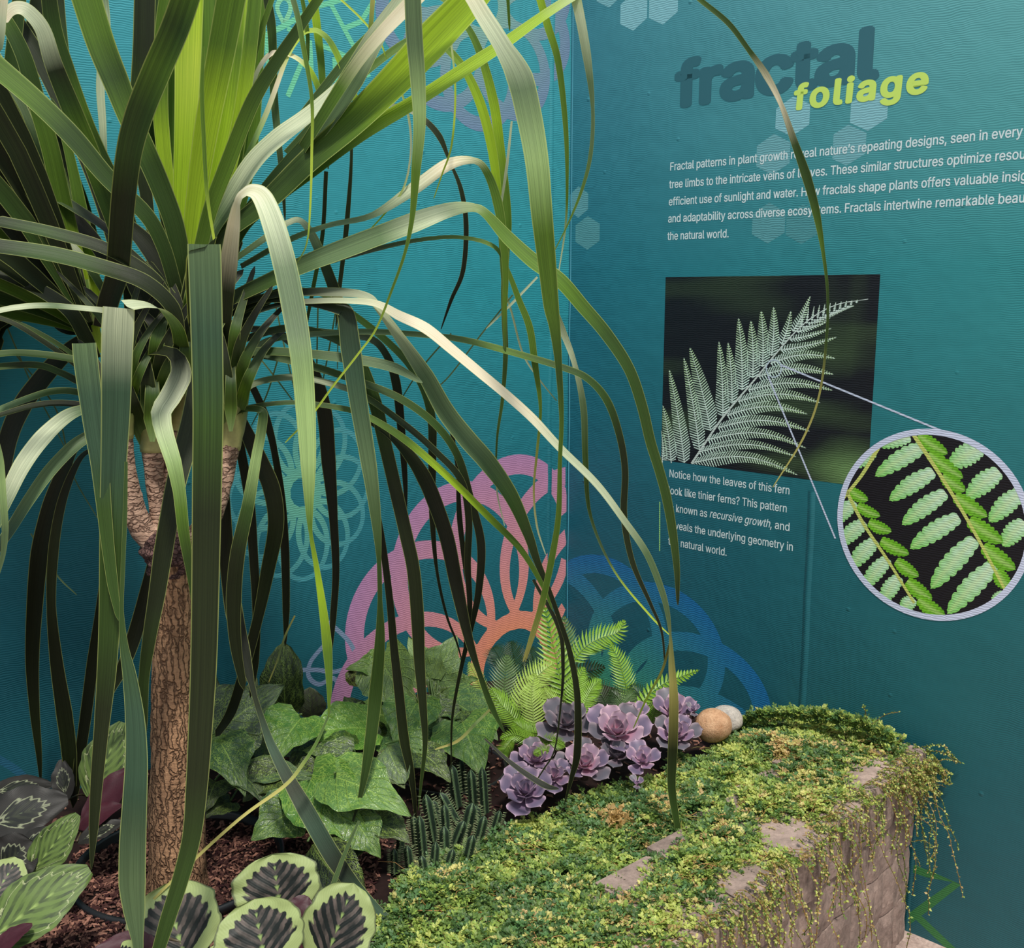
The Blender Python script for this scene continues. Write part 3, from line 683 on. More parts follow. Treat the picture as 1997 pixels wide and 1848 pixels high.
COLR = {'b': (150, 178, 40), 'y': (176, 196, 70), 'g': (84, 112, 36), 'm': (54, 76, 32), 'd': (36, 44, 22), 'k': (27, 31, 17), 'p': (186, 192, 166), 'w': (232, 216, 194), 'u': (54, 78, 60), 's': (88, 108, 76), 't': (168, 158, 92), 'q': (146, 170, 112)}  # the near-white tone paints sun sheen on leaf crests into the colour
def blade(pts, W, Ys, col, k=.7, fold=.22, name='leaf', seed=None, per=6, dark_in=0.0):
    n = len(pts); wi = np.interp(np.linspace(0, 1, n), np.linspace(0, 1, len(W)), W)
    cols = [lin(COLR[c]) for c in col]
    dsum = np.r_[0, np.cumsum([math.hypot(pts[i + 1][0] - pts[i][0], pts[i + 1][1] - pts[i][1]) for i in range(n - 1)])]; dsum = dsum / dsum[-1]
    P0 = [atY(pts[i][0], pts[i][1], YT + float(np.interp(dsum[i], np.linspace(0, 1, len(Ys)), Ys) if len(Ys) > 1 else Ys[0])) for i in range(n)]
    P = catmull(P0, per); m = len(P); ti = np.arange(m) / per
    w = np.interp(ti, np.arange(n), wi); w[-1] = w[-1] if w[-1] >= 24 else min(w[-1], 1.5)
    ds = np.interp(ti, np.arange(n), dsum); cl = np.array([[np.interp(d, np.linspace(0, 1, len(cols)), [c[q] for c in cols]) for q in range(3)] for d in ds])
    return ribbon(P, w, cl, k, fold, name, seed)
def ribbon(P, w, cl, k, fold, name, seed=None):
    m = len(P); T = np.gradient(P, axis=0); mb = MB(); rows = []; uv = []; cc = []; s = rnd.uniform(0, 9); sd = rnd.uniform(0, 50); prevB = None
    ton = rnd.uniform(.88, 1.12)
    for i in range(m):
        V = unit(CAM - P[i]); t = unit(T[i]); Nn = unit(V + k * np.array([0, 0, 1.0])); B = unit(np.cross(t, Nn))
        if prevB is not None and B @ prevB < 0: B = -B
        if prevB is not None: B = unit(.5 * B + .5 * prevB)
        prevB = B; B = unit(B - t * (B @ t)); Nr = unit(np.cross(B, t))
        if Nr @ V < 0 and prevB is None: Nr = -Nr
        ap = max(.45, np.linalg.norm(np.cross(B, V))); hw = .5 * w[i] * depth(P[i]) / F / ap
        if i: s += np.linalg.norm(P[i] - P[i - 1])
        ruf = .06 * nz(s * 9, sd)
        row = []
        for a in (-1, -.52, 0, .52, 1):
            row.append(P[i] + B * hw * a + Nr * hw * (fold * (abs(a) - .5) + ruf * a))
            uv.append((.5 + a / 2, s))
        rows.append(row); sh = ton * (1 + .12 * nz(s * 5, sd, 2)); cc += [tuple(cl[i] * sh)] * 5
    mb.grid(rows, np.array(cc), uv); return mb.build(name, M_blade, palm)

B = blade
# --- big blades hanging in front
B([(384, 640), (386, 560), (392, 500), (398, 478)], [30, 46, 58, 62], [0, -.2, -.36], 'kddd', .5)
B([(398, 476), (399, 500), (401, 560), (404, 680), (406, 800), (404, 940), (402, 1060), (400, 1180), (397, 1300), (391, 1420), (384, 1530), (374, 1630), (352, 1715), (328, 1790), (306, 1862)], [62, 63, 62, 60, 58, 56, 54, 52, 50, 46, 42, 36, 32, 30, 24], [-.36, -.38, -.4, -.42], 'sumddddmm', .4)
B([(356, 690), (345, 640), (316, 604), (280, 594), (248, 596)], [30, 26, 22, 26, 30], [0, -.12, -.22, -.27], 'dmspp', 1.2)
B([(232, 600), (230, 640), (228, 700), (226, 800), (222, 900), (218, 1000), (216, 1100), (214, 1200), (208, 1310), (198, 1420), (189, 1520), (183, 1610), (178, 1695)], [58, 60, 58, 54, 48, 44, 42, 40, 36, 28, 24, 18, 4], [-.27, -.28, -.3], 'puummddd', .4)
B([(432, 690), (438, 600), (447, 510), (456, 440), (463, 396), (474, 378), (492, 372), (512, 386), (534, 440), (556, 520), (574, 610), (588, 700), (596, 800), (601, 900), (603, 985), (606, 1040), (618, 1110), (630, 1190), (638, 1260), (642, 1330), (641, 1400)], [26, 32, 34, 26, 14, 18, 30, 40, 45, 46, 46, 42, 38, 30, 16, 7, 11, 16, 19, 12, 2], [.02, -.06, -.16, -.24, -.26, -.26, -.26], 'ddwpssqqgbgg', .9)
B([(255, 705), (290, 684), (336, 688), (352, 714), (350, 740), (330, 778), (314, 806), (322, 850), (338, 900), (350, 960), (357, 1030), (367, 1090), (374, 1140), (378, 1190)], [20, 22, 26, 36, 42, 40, 38, 34, 30, 24, 22, 18, 12, 6], [.0, -.12, -.2, -.22, -.2], 'dkpqgmm', .7, per=2)
B([(388, 720), (378, 800), (362, 870), (344, 940), (330, 1010), (318, 1080), (306, 1160), (292, 1240), (281, 1320), (278, 1400), (276, 1490)], [32, 40, 42, 38, 36, 36, 32, 26, 20, 20, 8], [-.02, -.12, -.15, -.12], 'ddddmd', .4)
B([(164, 669), (167, 700), (172, 740), (184, 830), (194, 900), (202, 980), (210, 1060), (220, 1140), (232, 1210)], [44, 45, 44, 40, 34, 28, 24, 20, 8], [-.25, -.28, -.3], 'suummm', .4)
B([(246, 900), (244, 1000), (240, 1100), (237, 1190), (242, 1260), (253, 1320), (263, 1400), (266, 1480), (263, 1560), (259, 1640), (258, 1720), (262, 1775), (268, 1830), (272, 1880)], [6, 8, 8, 8, 16, 26, 36, 42, 46, 50, 50, 40, 22, 14], [-.28, -.34, -.4, -.42], 'mmmuuss', .4)
B([(300, 1090), (284, 1160), (262, 1240), (240, 1300), (214, 1350), (200, 1400)], [20, 26, 28, 24, 16, 8], [.1, .12, .14], 'kkd', .4)
# --- right side, hanging
B([(450, 612), (520, 584), (600, 590), (655, 602), (674, 612), (684, 680), (700, 790), (720, 910), (733, 1010), (739, 1090), (741, 1170), (741, 1250), (732, 1360), (720, 1460), (703, 1550), (682, 1620)], [14, 16, 14, 20, 34, 40, 35, 30, 20, 9, 9, 20, 27, 22, 9, 2], [.05, .02, .0, .0, .05, .02], 'dkusmmmd', .8)
B([(480, 660), (560, 640), (640, 655), (692, 690), (728, 775), (747, 850), (768, 940), (791, 1040), (806, 1110), (814, 1200), (818, 1290), (825, 1380), (829, 1450), (822, 1520), (816, 1580)], [14, 14, 16, 22, 26, 26, 26, 26, 26, 26, 22, 16, 10, 6, 2], [.06, .1, .12, .16, .15], 'dmmddddm', .6)
B([(445, 600), (540, 574), (650, 570), (715, 578), (740, 604), (783, 664), (830, 734), (868, 802), (910, 856), (953, 905), (997, 968), (1029, 1040), (1048, 1096), (1070, 1150), (1090, 1205), (1112, 1275), (1126, 1360), (1126, 1465), (1115, 1515), (1101, 1566)], [12, 14, 18, 14, 14, 22, 32, 36, 37, 36, 30, 20, 14, 10, 9, 11, 13, 15, 9, 2], [.05, .02, .06, .15, .2], 'kdpssmddkk', .9)
B([(432, 640), (500, 608), (560, 592), (620, 587), (680, 587), (735, 593), (778, 616), (830, 641), (881, 682), (934, 726), (987, 770), (1040, 818), (1092, 874), (1163, 944), (1216, 1014), (1261, 1080), (1289, 1148), (1301, 1192), (1307, 1238), (1310, 1300), (1314, 1368), (1312, 1462), (1310, 1537), (1321, 1611), (1332, 1686), (1362, 1761), (1390, 1840)], [10, 12, 10, 12, 12, 14, 20, 22, 20, 19, 18, 17, 16, 15, 14, 14, 13, 10, 5, 13, 18, 19, 16, 12, 8, 4, 2], [.05, .0, -.02, .05, .12, .12], 'dkpwwwppsstdmdm', 1.3)
B([(440, 590), (470, 574), (530, 546), (600, 514), (705, 474), (811, 434), (880, 410), (925, 406), (950, 420), (990, 464), (1040, 510), (1092, 548), (1136, 598), (1182, 652), (1226, 719), (1251, 789), (1268, 860), (1286, 919), (1300, 972), (1312, 1040), (1320, 1110), (1322, 1180)], [22, 26, 30, 34, 38, 38, 28, 16, 18, 26, 29, 28, 26, 25, 22, 21, 20, 19, 19, 17, 12, 5], [.04, .02, .0, .05, .1], 'dmsspgggmmmmmd', 1.0)
B([(448, 610), (520, 560), (600, 524), (705, 493), (811, 469), (899, 463), (965, 482), (990, 528), (1012, 585), (1033, 640), (1043, 708), (1054, 796), (1047, 884), (1041, 955), (1047, 1025), (1064, 1081)], [10, 11, 11, 10, 8, 7, 8, 9, 12, 14, 13, 6, 5, 4, 4, 2], [.08, .1, .14, .2], 'dddmggggtp', .8)
B([(470, 520), (560, 470), (640, 440), (727, 420), (811, 366), (874, 322), (925, 314), (950, 338), (970, 394), (982, 470), (986, 540), (984, 620), (986, 690)], [10, 12, 10, 12, 25, 24, 12, 15, 19, 16, 12, 8, 3], [.08, .08, .12], 'dmsspwggggm', 1.0)
B([(570, 250), (700, 90), (800, 10), (850, -10), (899, 35), (934, 98), (962, 197), (976, 299), (990, 422), (987, 492), (983, 562), (984, 630), (986, 690), (980, 778), (969, 860), (969, 955), (984, 1025)], [16, 16, 14, 12, 11, 15, 19, 19, 15, 14, 12, 11, 10, 7, 4, 3, 2], [.1, .14, .18, .22], 'mmgggbggmmmp', .7)
B([(560, 300), (680, 170), (780, 90), (830, 70), (868, 92), (905, 135), (934, 195), (954, 264), (966, 334), (975, 422), (980, 528), (984, 600)], [16, 15, 14, 12, 14, 16, 19, 19, 17, 12, 8, 3], [.08, .12, .16], 'mmggbbgm', .7)
B([(400, 530), (440, 458), (520, 395), (600, 318), (688, 241), (776, 155), (846, 80), (917, 5), (985, -70)], [26, 30, 38, 44, 52, 62, 68, 60, 40], [.02, -.02, -.08], 'dmmgbbb', .9, .3)
B([(420, 560), (470, 448), (530, 392), (600, 338), (705, 262), (811, 198), (917, 129), (987, 83), (1057, 33), (1115, -4), (1124, 0), (1144, 105), (1156, 211), (1152, 299), (1135, 369), (1106, 440), (1075, 500)], [22, 26, 28, 29, 28, 26, 25, 22, 18, 16, 20, 17, 7, 8, 6, 3, 2], [.05, .0, .0, .04, .06], 'mmggbbbbpssgg', .9)
B([(590, 290), (700, 120), (800, 10), (860, -40), (905, -25), (945, 35), (980, 91), (1012, 150), (1032, 230), (1047, 317), (1057, 422), (1068, 528), (1075, 598), (1082, 640), (1089, 708), (1095, 814), (1092, 900), (1089, 1007), (1075, 1095), (1057, 1176), (1036, 1240), (1020, 1290)], [20, 24, 30, 30, 30, 34, 36, 52, 50, 46, 42, 35, 30, 22, 14, 9, 8, 11, 13, 12, 7, 3], [.0, -.12, -.18, -.12, -.05], 'mgwwpsqggmgggt', 1.1)
B([(804, -30), (808, 70), (815, 158), (818, 246), (811, 334), (804, 422), (790, 492), (765, 563), (734, 640), (700, 688), (650, 752), (607, 810), (556, 863)], [32, 33, 30, 24, 18, 10, 6, 5, 4, 4, 4, 4, 3], [-.2, -.2, -.18, -.15], 'ssqgggyyy', .4)
B([(1048, -20), (1068, 50), (1089, 123), (1103, 246), (1106, 352), (1103, 440), (1089, 534)], [15, 15, 13, 10, 6, 4, 2], [.1, .15], 'bgggp', .4)
B([(998, 236), (987, 334), (969, 450)], [4, 6, 3], [.1, .12], 'pp', .3)
B([(990, -10), (994, 60)], [7, 4], [.1, .12], 'gg', .3)
B([(566, -20), (580, 30), (591, 88), (608, 193), (608, 299), (605, 404), (598, 475), (577, 517)], [11, 11, 10, 7, 5, 4, 3, 2], [-.1, -.1], 'sggyym', .3)
B([(392, 480), (410, 410), (440, 330), (492, 200), (540, 120), (580, 60), (620, 0), (650, -40)], [26, 28, 30, 28, 24, 20, 18, 14], [.0, -.04, -.08], 'gggmmg', .5)
B([(395, 500), (412, 452), (440, 404), (492, 320), (545, 268), (600, 226), (650, 180), (700, 130), (740, 90)], [22, 28, 34, 34, 32, 28, 22, 14, 4], [.02, .0, .06], 'qsppppp', 1.2)
B([(430, 480), (500, 390), (560, 320), (610, 270), (650, 214), (690, 150), (730, 78), (778, 0), (800, -40)], [16, 20, 24, 32, 42, 46, 38, 20, 10], [.05, .0, -.04], 'gmssspp', .9)
B([(470, 330), (520, 220), (560, 112), (588, 68), (606, 60), (624, 63), (645, 84), (668, 131), (690, 185), (712, 240)], [10, 10, 8, 10, 9, 10, 12, 13, 13, 10], [.1, .12], 'gqwygbg', .9)
B([(480, 230), (498, 150), (520, 112), (540, 102), (562, 106), (585, 118), (606, 140), (623, 180), (634, 240)], [7, 8, 9, 9, 8, 9, 11, 12, 10], [.1, .12], 'gqwwbgg', .9)
B([(596, -30), (612, 10), (619, 60), (626, 120), (630, 180), (636, 250), (640, 330)], [16, 16, 16, 14, 13, 10, 6], [.12, .14], 'bbgggm', .3)
B([(586, -20), (595, 30), (600, 70), (600, 125)], [8, 8, 8, 6], [.1, .12], 'ggm', .3)
B([(518, -20), (528, 40), (532, 98), (534, 180), (540, 248), (550, 340), (556, 430)], [16, 18, 16, 15, 14, 10, 4], [.1, .14], 'dmmsdd', .3)
B([(655, -10), (705, 37), (740, 80), (754, 116)], [4, 4, 4, 2], [.0, .0], 'yyy', .3)
B([(728, -20), (724, 40), (716, 120), (700, 160)], [9, 9, 8, 4], [.0, .0], 'tgg', .3)
# --- upright centre
B([(352, 470), (355, 380), (362, 250), (367, 100), (370, -30)], [24, 34, 42, 50, 54], [.06, .04], 'bbyb', .2, .3)
B([(368, 560), (373, 470), (383, 380), (403, 250), (430, 110), (456, -30)], [26, 32, 38, 46, 52, 56], [.02, -.02, -.06], 'ybbbgg', .2, .3)
B([(392, 500), (418, 430), (446, 330), (468, 230), (486, 105), (500, -30)], [18, 24, 28, 28, 28, 26], [.06, .06], 'bbbbgg', .2, .3)
B([(345, 470), (330, 380), (318, 280), (312, 180), (318, 60), (330, -30)], [20, 26, 28, 30, 30, 30], [.1, .1], 'bbbggg', .2, .3)
B([(400, 480), (412, 380), (440, 240), (455, 120), (470, -30)], [18, 24, 28, 30, 26], [.1, .1], 'ybbgb', .2, .3)
B([(408, 490), (430, 420), (455, 350), (470, 260), (480, 180), (500, 90), (530, 0), (545, -40)], [14, 18, 20, 18, 14, 12, 10, 8], [.08, .08], 'bggggg', .2)
B([(418, 470), (404, 380), (398, 280), (394, 180), (398, 90)], [5, 7, 8, 8, 4], [-.06, -.08], 'yggg', .2)
B([(200, 640), (212, 590), (228, 540), (233, 492), (240, 400), (252, 300), (272, 225), (306, 141), (343, 55), (372, -30)], [36, 40, 42, 44, 46, 48, 52, 54, 54, 52], [.0, -.14, -.24], 'kdddmmgmg', .6, .3)
B([(300, 480), (285, 380), (272, 260), (275, 180), (280, 90), (283, -30)], [16, 24, 34, 40, 40, 40], [.1, .1], 'ddmdd', .2)
B([(362, 590), (356, 520), (340, 440), (315, 370), (285, 300), (255, 235), (228, 165), (196, 85), (160, -30)], [24, 34, 38, 40, 42, 44, 50, 54, 58], [.02, -.04, -.06], 'dmmmgmgg', .5, .3)
B([(352, 600), (338, 545), (318, 480), (285, 420), (212, 350), (142, 268), (70, 197), (-20, 120)], [22, 26, 28, 30, 34, 38, 40, 44], [-.0, -.08, -.12], 'dmmmmgg', .8)
B([(256, 450), (240, 400), (215, 350), (184, 290), (155, 220), (125, 130), (105, 60), (92, -30)], [26, 30, 34, 38, 38, 36, 32, 28], [.1, .04, .0], 'dmmgmmd', .5)
B([(240, 500), (225, 440), (203, 380), (175, 300), (138, 210), (104, 125), (84, 60), (58, 26), (38, 16), (20, 22), (6, 44)], [28, 32, 34, 38, 38, 34, 30, 28, 24, 20, 14], [.06, .0, -.06, -.1], 'dmmggmdppw', .8)
B([(185, 690), (172, 640), (158, 570), (140, 480), (118, 380), (98, 290), (72, 200), (46, 110), (10, 40), (-20, 10)], [38, 42, 40, 36, 34, 34, 34, 30, 28, 26], [.14, .1, .06], 'ybbgggmmg', .5, .3)
B([(190, 640), (178, 540), (162, 440), (150, 370), (130, 280), (100, 190)], [30, 32, 28, 22, 16, 10], [.16, .16], 'bbggm', .3)
B([(168, 650), (140, 570), (112, 480), (82, 400), (56, 320), (30, 230), (-15, 150)], [26, 30, 32, 32, 30, 28, 26], [.12, .08], 'dmdmmm', .6)
B([(336, 610), (302, 545), (212, 488), (105, 455), (-20, 428)], [20, 24, 24, 24, 22], [-.02, -.1], 'dddmd', 1.0)
B([(352, 660), (336, 600), (284, 552), (211, 525), (105, 497), (-20, 478)], [22, 28, 30, 30, 30, 28], [-.04, -.14], 'dddmmd', 1.0)
B([(185, 700), (165, 655), (134, 605), (70, 562), (-20, 522)], [24, 28, 28, 26, 24], [.06, .0], 'ddddd', 1.0)
B([(215, 590), (180, 530), (150, 492), (100, 446), (30, 380), (-15, 345)], [12, 16, 18, 18, 16, 14], [.1, .06], 'dmpsmm', 1.0)
B([(230, 470), (200, 440), (150, 408), (95, 372), (55, 330), (20, 300), (-15, 272)], [12, 16, 20, 22, 22, 20, 18], [.12, .1], 'kkmspp', 1.2)
B([(230, 560), (190, 480), (150, 430), (115, 400), (60, 350), (10, 300), (-10, 290)], [20, 28, 26, 24, 22, 20, 16], [.14, .14], 'kkkdd', .5)
B([(10, -20), (5, 20), (3, 60), (0, 100)], [16, 16, 14, 8], [-.3, -.3], 'wps', .5)
B([(110, -20), (118, 50), (128, 120), (140, 180)], [26, 22, 18, 10], [.18, .18], 'dmm', .3)
B([(205, 330), (200, 240), (196, 160), (206, 60), (200, -20)], [10, 14, 16, 18, 18], [.2, .2], 'sppps', .3)
for a in (([(340, 500), (322, 380), (302, 250), (298, 120), (300, -30)], [26, 36, 42, 44, 44], 'ddmmm', .16), ([(372, 520), (350, 400), (335, 280), (330, 150), (342, -30)], [24, 34, 42, 44, 44], 'mgggm', .15),
          ([(395, 500), (402, 380), (410, 240), (412, 100), (410, -30)], [24, 36, 46, 50, 50], 'ybbgg', .13), ([(420, 520), (440, 400), (462, 260), (474, 120), (482, -30)], [22, 30, 38, 40, 40], 'mggbb', .16), ([(425, 540), (452, 450), (480, 340), (494, 230), (502, 100), (512, -30)], [20, 26, 28, 28, 26, 24], 'dmgggg', .17),
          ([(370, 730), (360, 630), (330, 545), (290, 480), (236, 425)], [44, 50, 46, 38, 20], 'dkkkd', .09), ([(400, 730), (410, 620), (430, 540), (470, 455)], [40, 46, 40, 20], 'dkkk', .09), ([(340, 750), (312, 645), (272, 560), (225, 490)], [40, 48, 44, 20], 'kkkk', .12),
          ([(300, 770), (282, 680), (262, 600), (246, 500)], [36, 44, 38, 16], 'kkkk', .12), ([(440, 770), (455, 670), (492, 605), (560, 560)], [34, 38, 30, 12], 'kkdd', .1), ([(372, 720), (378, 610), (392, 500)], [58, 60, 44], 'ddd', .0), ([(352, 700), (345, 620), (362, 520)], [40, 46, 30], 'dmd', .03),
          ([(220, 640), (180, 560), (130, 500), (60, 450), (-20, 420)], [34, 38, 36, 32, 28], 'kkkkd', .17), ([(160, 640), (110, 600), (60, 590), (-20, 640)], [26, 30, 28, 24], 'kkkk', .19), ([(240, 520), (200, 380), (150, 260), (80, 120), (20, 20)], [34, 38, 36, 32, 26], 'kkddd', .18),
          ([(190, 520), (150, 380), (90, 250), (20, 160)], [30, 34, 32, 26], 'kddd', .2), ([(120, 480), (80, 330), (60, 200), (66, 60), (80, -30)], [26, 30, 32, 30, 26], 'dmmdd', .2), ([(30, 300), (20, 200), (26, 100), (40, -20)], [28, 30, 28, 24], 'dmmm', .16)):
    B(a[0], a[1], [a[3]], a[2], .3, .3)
# --- left side, arching
B([(234, 612), (205, 606), (158, 601), (88, 596), (30, 600), (-20, 610)], [14, 12, 11, 11, 11, 10], [-.1, -.16, -.2], 'kpspp', 1.3)
B([(190, 720), (148, 702), (88, 692), (30, 688), (-20, 692)], [16, 14, 13, 12, 12], [.0, -.06], 'dmmmm', 1.2)
B([(200, 760), (155, 745), (120, 728), (70, 712), (-20, 716)], [14, 14, 13, 13, 12], [.02, -.06], 'kdmdm', 1.2)
B([(175, 720), (140, 690), (95, 660), (40, 632), (-20, 612)], [8, 9, 9, 8, 8], [.06, .0], 'mmmmm', 1)
B([(180, 740), (130, 698), (88, 668), (30, 632), (-20, 614)], [8, 10, 10, 9, 8], [.04, -.02], 'ddddd', 1)
B([(200, 790), (155, 766), (105, 763), (53, 778), (-20, 806)], [12, 13, 13, 13, 11], [.02, -.02], 'dmmss', 1.2)
B([(205, 800), (160, 790), (110, 786), (60, 792), (10, 806), (-20, 816)], [10, 12, 12, 12, 10, 8], [.04, .0], 'kkddd', 1.2)
B([(210, 780), (170, 795), (130, 812), (85, 852), (45, 905), (15, 965), (-5, 1010), (-20, 1050)], [12, 16, 26, 32, 32, 28, 24, 20], [-.0, -.1, -.16], 'dspppss', 1.0)
B([(215, 830), (178, 848), (142, 872), (96, 920), (56, 976), (18, 1036), (-20, 1090)], [12, 20, 24, 24, 22, 20, 16], [.0, -.08, -.12], 'dsssuk', 1.0)
B([(-12, 850), (0, 900), (5, 960), (10, 1030), (6, 1080), (-6, 1130)], [14, 14, 13, 12, 9, 4], [-.3, -.3], 'sqss', .4)
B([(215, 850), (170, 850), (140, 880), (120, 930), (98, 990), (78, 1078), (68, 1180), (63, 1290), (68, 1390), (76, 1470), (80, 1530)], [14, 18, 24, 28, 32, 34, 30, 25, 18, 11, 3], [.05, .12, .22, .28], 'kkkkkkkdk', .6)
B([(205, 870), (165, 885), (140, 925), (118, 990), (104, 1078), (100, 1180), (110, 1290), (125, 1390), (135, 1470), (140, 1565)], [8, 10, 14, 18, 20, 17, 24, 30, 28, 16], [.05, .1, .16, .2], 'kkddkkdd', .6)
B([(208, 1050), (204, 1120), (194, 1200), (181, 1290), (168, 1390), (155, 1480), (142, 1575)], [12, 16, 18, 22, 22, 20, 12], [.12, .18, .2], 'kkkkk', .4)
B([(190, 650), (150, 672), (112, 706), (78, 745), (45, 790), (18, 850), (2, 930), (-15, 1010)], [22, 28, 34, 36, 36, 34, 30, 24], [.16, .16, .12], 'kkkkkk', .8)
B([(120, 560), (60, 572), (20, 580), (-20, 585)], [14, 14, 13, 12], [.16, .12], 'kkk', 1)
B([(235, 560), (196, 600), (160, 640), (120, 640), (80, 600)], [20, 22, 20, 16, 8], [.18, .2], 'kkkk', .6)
# --- dark tangle right of the stems
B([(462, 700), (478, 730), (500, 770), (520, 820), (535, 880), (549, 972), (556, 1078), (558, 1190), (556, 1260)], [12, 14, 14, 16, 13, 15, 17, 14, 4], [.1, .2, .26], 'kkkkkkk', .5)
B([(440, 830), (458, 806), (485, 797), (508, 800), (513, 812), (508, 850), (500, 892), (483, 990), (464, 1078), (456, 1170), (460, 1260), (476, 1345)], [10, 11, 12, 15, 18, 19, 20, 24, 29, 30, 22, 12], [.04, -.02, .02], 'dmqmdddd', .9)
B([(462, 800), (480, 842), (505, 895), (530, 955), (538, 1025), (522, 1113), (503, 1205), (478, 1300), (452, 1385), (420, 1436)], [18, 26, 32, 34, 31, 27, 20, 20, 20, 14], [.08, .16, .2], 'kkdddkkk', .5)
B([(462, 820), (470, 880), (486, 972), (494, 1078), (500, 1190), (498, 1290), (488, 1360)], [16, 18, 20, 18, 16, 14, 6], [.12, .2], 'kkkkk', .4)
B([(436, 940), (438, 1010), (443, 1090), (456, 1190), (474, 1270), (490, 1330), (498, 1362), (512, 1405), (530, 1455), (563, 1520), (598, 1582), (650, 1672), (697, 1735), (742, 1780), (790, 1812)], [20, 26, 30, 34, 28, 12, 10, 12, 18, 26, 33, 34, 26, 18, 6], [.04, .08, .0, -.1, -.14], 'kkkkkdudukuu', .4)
B([(470, 640), (540, 650), (590, 690), (618, 745), (634, 814), (641, 902), (650, 1007), (655, 1113), (650, 1200), (643, 1290)], [12, 16, 20, 26, 30, 28, 17, 14, 13, 5], [.12, .2, .24], 'dkkkkkkk', .6)
B([(560, 640), (650, 650), (720, 660), (752, 690), (772, 745), (782, 831), (790, 937), (792, 1010)], [12, 13, 14, 14, 18, 16, 10, 3], [.16, .24], 'dmdkkk', .7)
B([(468, 722), (492, 686), (528, 663), (600, 653), (705, 647), (811, 652), (899, 662), (987, 684), (1092, 715), (1145, 738), (1184, 782), (1208, 849), (1219, 919), (1217, 1007), (1233, 1095), (1268, 1176), (1290, 1230), (1297, 1295)], [12, 13, 12, 11, 11, 11, 12, 13, 13, 14, 15, 14, 13, 13, 11, 7, 5, 3], [.06, .08, .14, .2, .22], 'pssmmgmmdddkk', .9)
B([(436, 692), (510, 685), (600, 690), (705, 703), (770, 718), (824, 746)], [14, 16, 17, 20, 20, 8], [.05, .02], 'dmmsss', .8)
B([(440, 690), (520, 694), (600, 712), (688, 740), (776, 775), (846, 825), (892, 888), (917, 972), (938, 1060), (934, 1148), (922, 1210), (900, 1300), (882, 1400), (880, 1500)], [14, 15, 15, 14, 15, 15, 15, 15, 17, 14, 11, 8, 5, 2], [.05, .1, .18, .24], 'dmmmmdkkkkk', .8)
B([(455, 790), (492, 750), (560, 736), (620, 742), (705, 770), (793, 831), (853, 884), (899, 937), (914, 1010), (912, 1100), (916, 1190), (905, 1260)], [10, 12, 13, 12, 12, 13, 13, 14, 14, 13, 10, 4], [.05, .1, .2], 'pspmddddkk', .9)
B([(460, 800), (510, 790), (580, 785), (670, 797), (720, 814), (793, 860), (881, 937), (952, 1007), (1015, 1071), (1057, 1140), (1078, 1190)], [8, 9, 9, 11, 12, 15, 14, 14, 12, 9, 3], [.04, .06, .12], 'dmmggbbggg', 1.0)
B([(700, 812), (760, 848), (800, 890), (826, 930), (846, 975), (871, 1048), (888, 1130), (903, 1200), (918, 1260), (934, 1310), (958, 1376), (986, 1432)], [4, 14, 24, 30, 30, 29, 27, 22, 16, 10, 13, 3], [.1, .16, .2], 'dddkkkkdmm', .4)
B([(700, 850), (715, 900), (728, 960), (746, 1060), (760, 1170), (768, 1260), (777, 1340), (788, 1440), (800, 1500), (808, 1560), (813, 1640)], [5, 8, 11, 13, 14, 16, 19, 20, 15, 8, 2], [.14, .2, .2], 'kkkkkkdkk', .3)
B([(850, 790), (875, 812), (884, 860), (892, 920), (896, 1007), (904, 1080), (908, 1130)], [6, 11, 8, 6, 11, 10, 3], [.2, .24], 'kkkkk', .4)
B([(560, 560), (630, 575), (684, 610), (741, 654), (793, 705), (826, 758), (842, 820), (843, 902), (843, 1007), (852, 1113), (871, 1200), (890, 1250), (902, 1292)], [8, 10, 13, 14, 14, 16, 17, 16, 12, 6, 5, 4, 2], [.1, .2, .28], 'mggmmdkkkkk', .8)
B([(600, 320), (660, 255), (690, 232), (722, 214), (755, 205), (790, 212), (825, 232), (857, 267), (877, 315), (899, 370), (909, 440), (903, 528), (880, 585), (860, 642)], [8, 8, 7, 8, 7, 8, 11, 12, 5, 9, 10, 9, 7, 2], [.12, .2], 'msppdddkkkk', .9)
B([(684, 225), (685, 316), (676, 440), (662, 563), (655, 640)], [6, 6, 10, 8, 3], [.2, .24], 'dddd', .3)
B([(636, 334), (629, 457), (611, 560), (596, 640)], [8, 8, 8, 5], [.2, .24], 'ddmd', .3)
B([(445, 515), (528, 457), (563, 434), (588, 432), (614, 470), (648, 555), (668, 612), (690, 690), (712, 760)], [10, 13, 11, 11, 18, 22, 20, 16, 8], [.08, .1, .14], 'mspsdddd', .9)
B([(776, 160), (797, 229), (801, 299), (786, 369), (748, 419), (700, 470)], [4, 5, 4, 4, 3, 2], [.05, .1], 'yppyy', .3)
B([(878, 63), (888, 176), (881, 281), (862, 340), (846, 387)], [4, 4, 4, 3, 2], [.05, .05], 'pyyy', .3)
B([(1330, -40), (1360, -5), (1419, 44), (1459, 96), (1495, 148), (1523, 203), (1547, 271), (1571, 339), (1591, 411), (1605, 490), (1614, 571), (1612, 658), (1598, 769), (1566, 855), (1507, 950)], [8, 9, 10, 9, 13, 9, 13, 18, 15, 7, 5, 5, 4, 4, 2], [.05, .15], 'gmmwmmgmmttt', .4)
B([(1075, 590), (1095, 640), (1120, 708), (1138, 796), (1142, 902), (1152, 1007), (1198, 1113), (1268, 1200), (1308, 1240)], [12, 14, 10, 13, 11, 6, 4, 4, 2], [.2, .3], 'mpsmmsyy', .3)
B([(1048, 540), (1000, 590), (948, 641)], [4, 5, 3], [.2, .2], 'ppp', .3)
